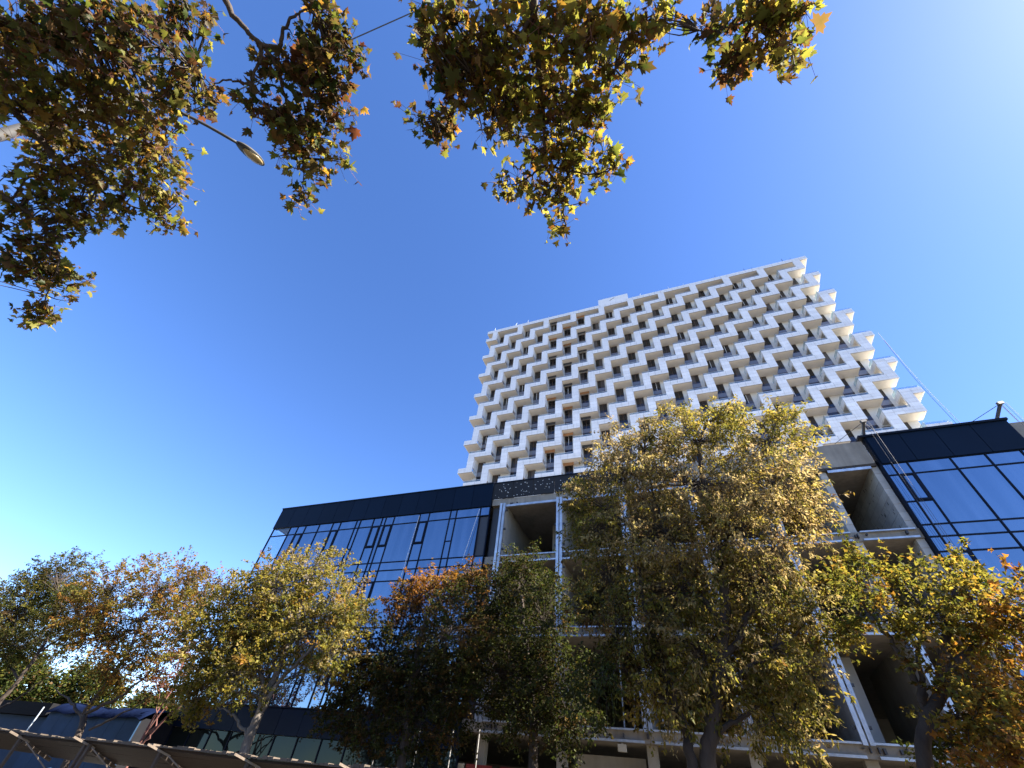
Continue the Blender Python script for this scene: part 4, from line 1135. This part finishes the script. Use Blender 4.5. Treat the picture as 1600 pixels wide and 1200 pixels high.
def lump(name, label, cat, c, r, mat, seed):
    g = np.random.default_rng(seed)
    V, Fc = [], []; rows, cols = 10, 16
    ph_ = g.uniform(0, 6, 6)
    for i in range(rows + 1):
        a = math.pi * i / rows
        for j in range(cols):
            b = 2 * math.pi * j / cols
            d = np.array([math.sin(a) * math.cos(b), math.sin(a) * math.sin(b), math.cos(a)])
            w_ = 1 + 0.14 * math.sin(4 * b + ph_[0] + 3 * d[2]) + 0.10 * math.sin(7 * b + ph_[1]) * math.sin(a) + 0.08 * math.sin(5 * a + ph_[2])
            p_ = np.array(c) + d * np.array(r) * w_
            p_[2] = max(p_[2], 0.006); V.append(p_)
    for i in range(rows):
        for j in range(cols):
            k_ = (j + 1) % cols
            Fc.append((i * cols + j, (i + 1) * cols + j, (i + 1) * cols + k_, i * cols + k_))
    m = MB(); m.add(V, Fc); return finish(m.build(name, None, mat, True), label, cat)
lump('bulk_bag', 'crumpled white bulk bag under the plank canopy', 'bag', (-12.6, 8.6, 0.55), (0.55, 0.5, 0.8), 'bag_white', 3)
lump('tarp_bundle', 'blue tarpaulin bundle lying next to the white bulk bag', 'tarpaulin', (-11.2, 8.8, 0.45), (0.7, 0.5, 0.75), 'blue_tarp', 5)
lump('tarp_bundle', 'dark blue tarpaulin heap behind the end posts of the plank canopy', 'tarpaulin', (-15.0, 9.0, 0.5), (1.0, 0.6, 0.8), 'cabin_blue', 9)

cb = root('site_cabin', (-32, 20.5, 0), 'blue site cabin with sagging dark tarpaulin on its roof', 'cabin')
zt = 3.4
for i in range(7):
    box('wall_panel', cb, -36.6 + i * 1.14, -36.6 + (i + 1) * 1.14 - 0.015, 20.0, 20.08, 0.02, zt, 'cabin_blue')
box('cabin_body', cb, -36.58, -28.65, 20.09, 23.4, 0.02, zt - 0.02, 'cabin_grey')
def sag():
    V, Fc = [], []; nx, ny = 40, 6
    for i in range(nx + 1):
        for j in range(ny + 1):
            f = i / nx; g = j / ny
            x_ = -36.8 + 8.4 * f; y_ = 19.75 + 3.8 * g
            z_ = zt + 0.16 + 0.30 * math.sin(math.pi * g) + 0.06 * math.sin(9 * f + 2 * g) + 0.04 * math.sin(23 * f)
            if j == 0: z_ -= 0.30 + 0.04 * math.sin(31 * f)
            V.append((x_, y_, z_))
    for i in range(nx):
        for j in range(ny):
            a = i * (ny + 1) + j
            Fc.append((a, a + ny + 1, a + ny + 2, a + 1))
    m = MB(); m.add(V, Fc); o = m.build('roof_tarp', cb, 'blue_tarp', True)
    md = o.modifiers.new('thickness', 'SOLIDIFY'); md.thickness = 0.02
sag()
m = MB(); m.bar((-37.0, 19.7, 0), (-37.0, 19.7, 3.5), 0.05); m.build('corner_post', cb, 'galvanised')
gs = root('grey_shed', (-40.5, 21, 0), 'dark grey flat-roofed shed at the far end of the blue cabin', 'shed')
box('shed_wall', gs, -44.5, -37.6, 20.6, 23.5, 0.02, 3.1, 'cabin_blue')
box('shed_roof', gs, -44.8, -37.3, 20.2, 23.8, 3.12, 3.75, 'cabin_grey')
# slender site poles in front of the ground floor
for (px, py0, py1, Y, lab) in ((585, 1180, 1100, 18.6, 'thin pale scaffold pole rising in front of the dusky maple'), (645, 1200, 1130, 18.6, 'thin pale scaffold pole beside the teal boarded door'), (700, 1200, 1140, 18.6, 'thin pale scaffold pole in front of the dark red boarded door'), (743, 1200, 1140, 18.6, 'thin pale scaffold pole nearest the dark green tree')):
    a = at_depth(px, py0, Y); b_ = at_depth(px + 9, py1, Y); a[2] = 0; b_[0] = a[0]
    m = MB(); m.tube([a, (a + b_) / 2, b_], 0.020, 7)
    finish(m.build('scaffold_pole', None, 'pole_grey', True), lab, 'pole')
fl = at_depth(972, 1168, PY - 0.1)
m = MB(); m.box(fl[0] - 0.16, fl[0] + 0.16, PY - 0.14, PY + 0.02, fl[2] - 0.13, fl[2] + 0.10); m.box(fl[0] - 0.03, fl[0] + 0.03, PY - 0.02, PY + 0.2, fl[2] + 0.10, fl[2] + 0.16)
finish(m.build('floodlight', None, 'cream'), 'small cream floodlight box fixed under the lowest slab', 'light')
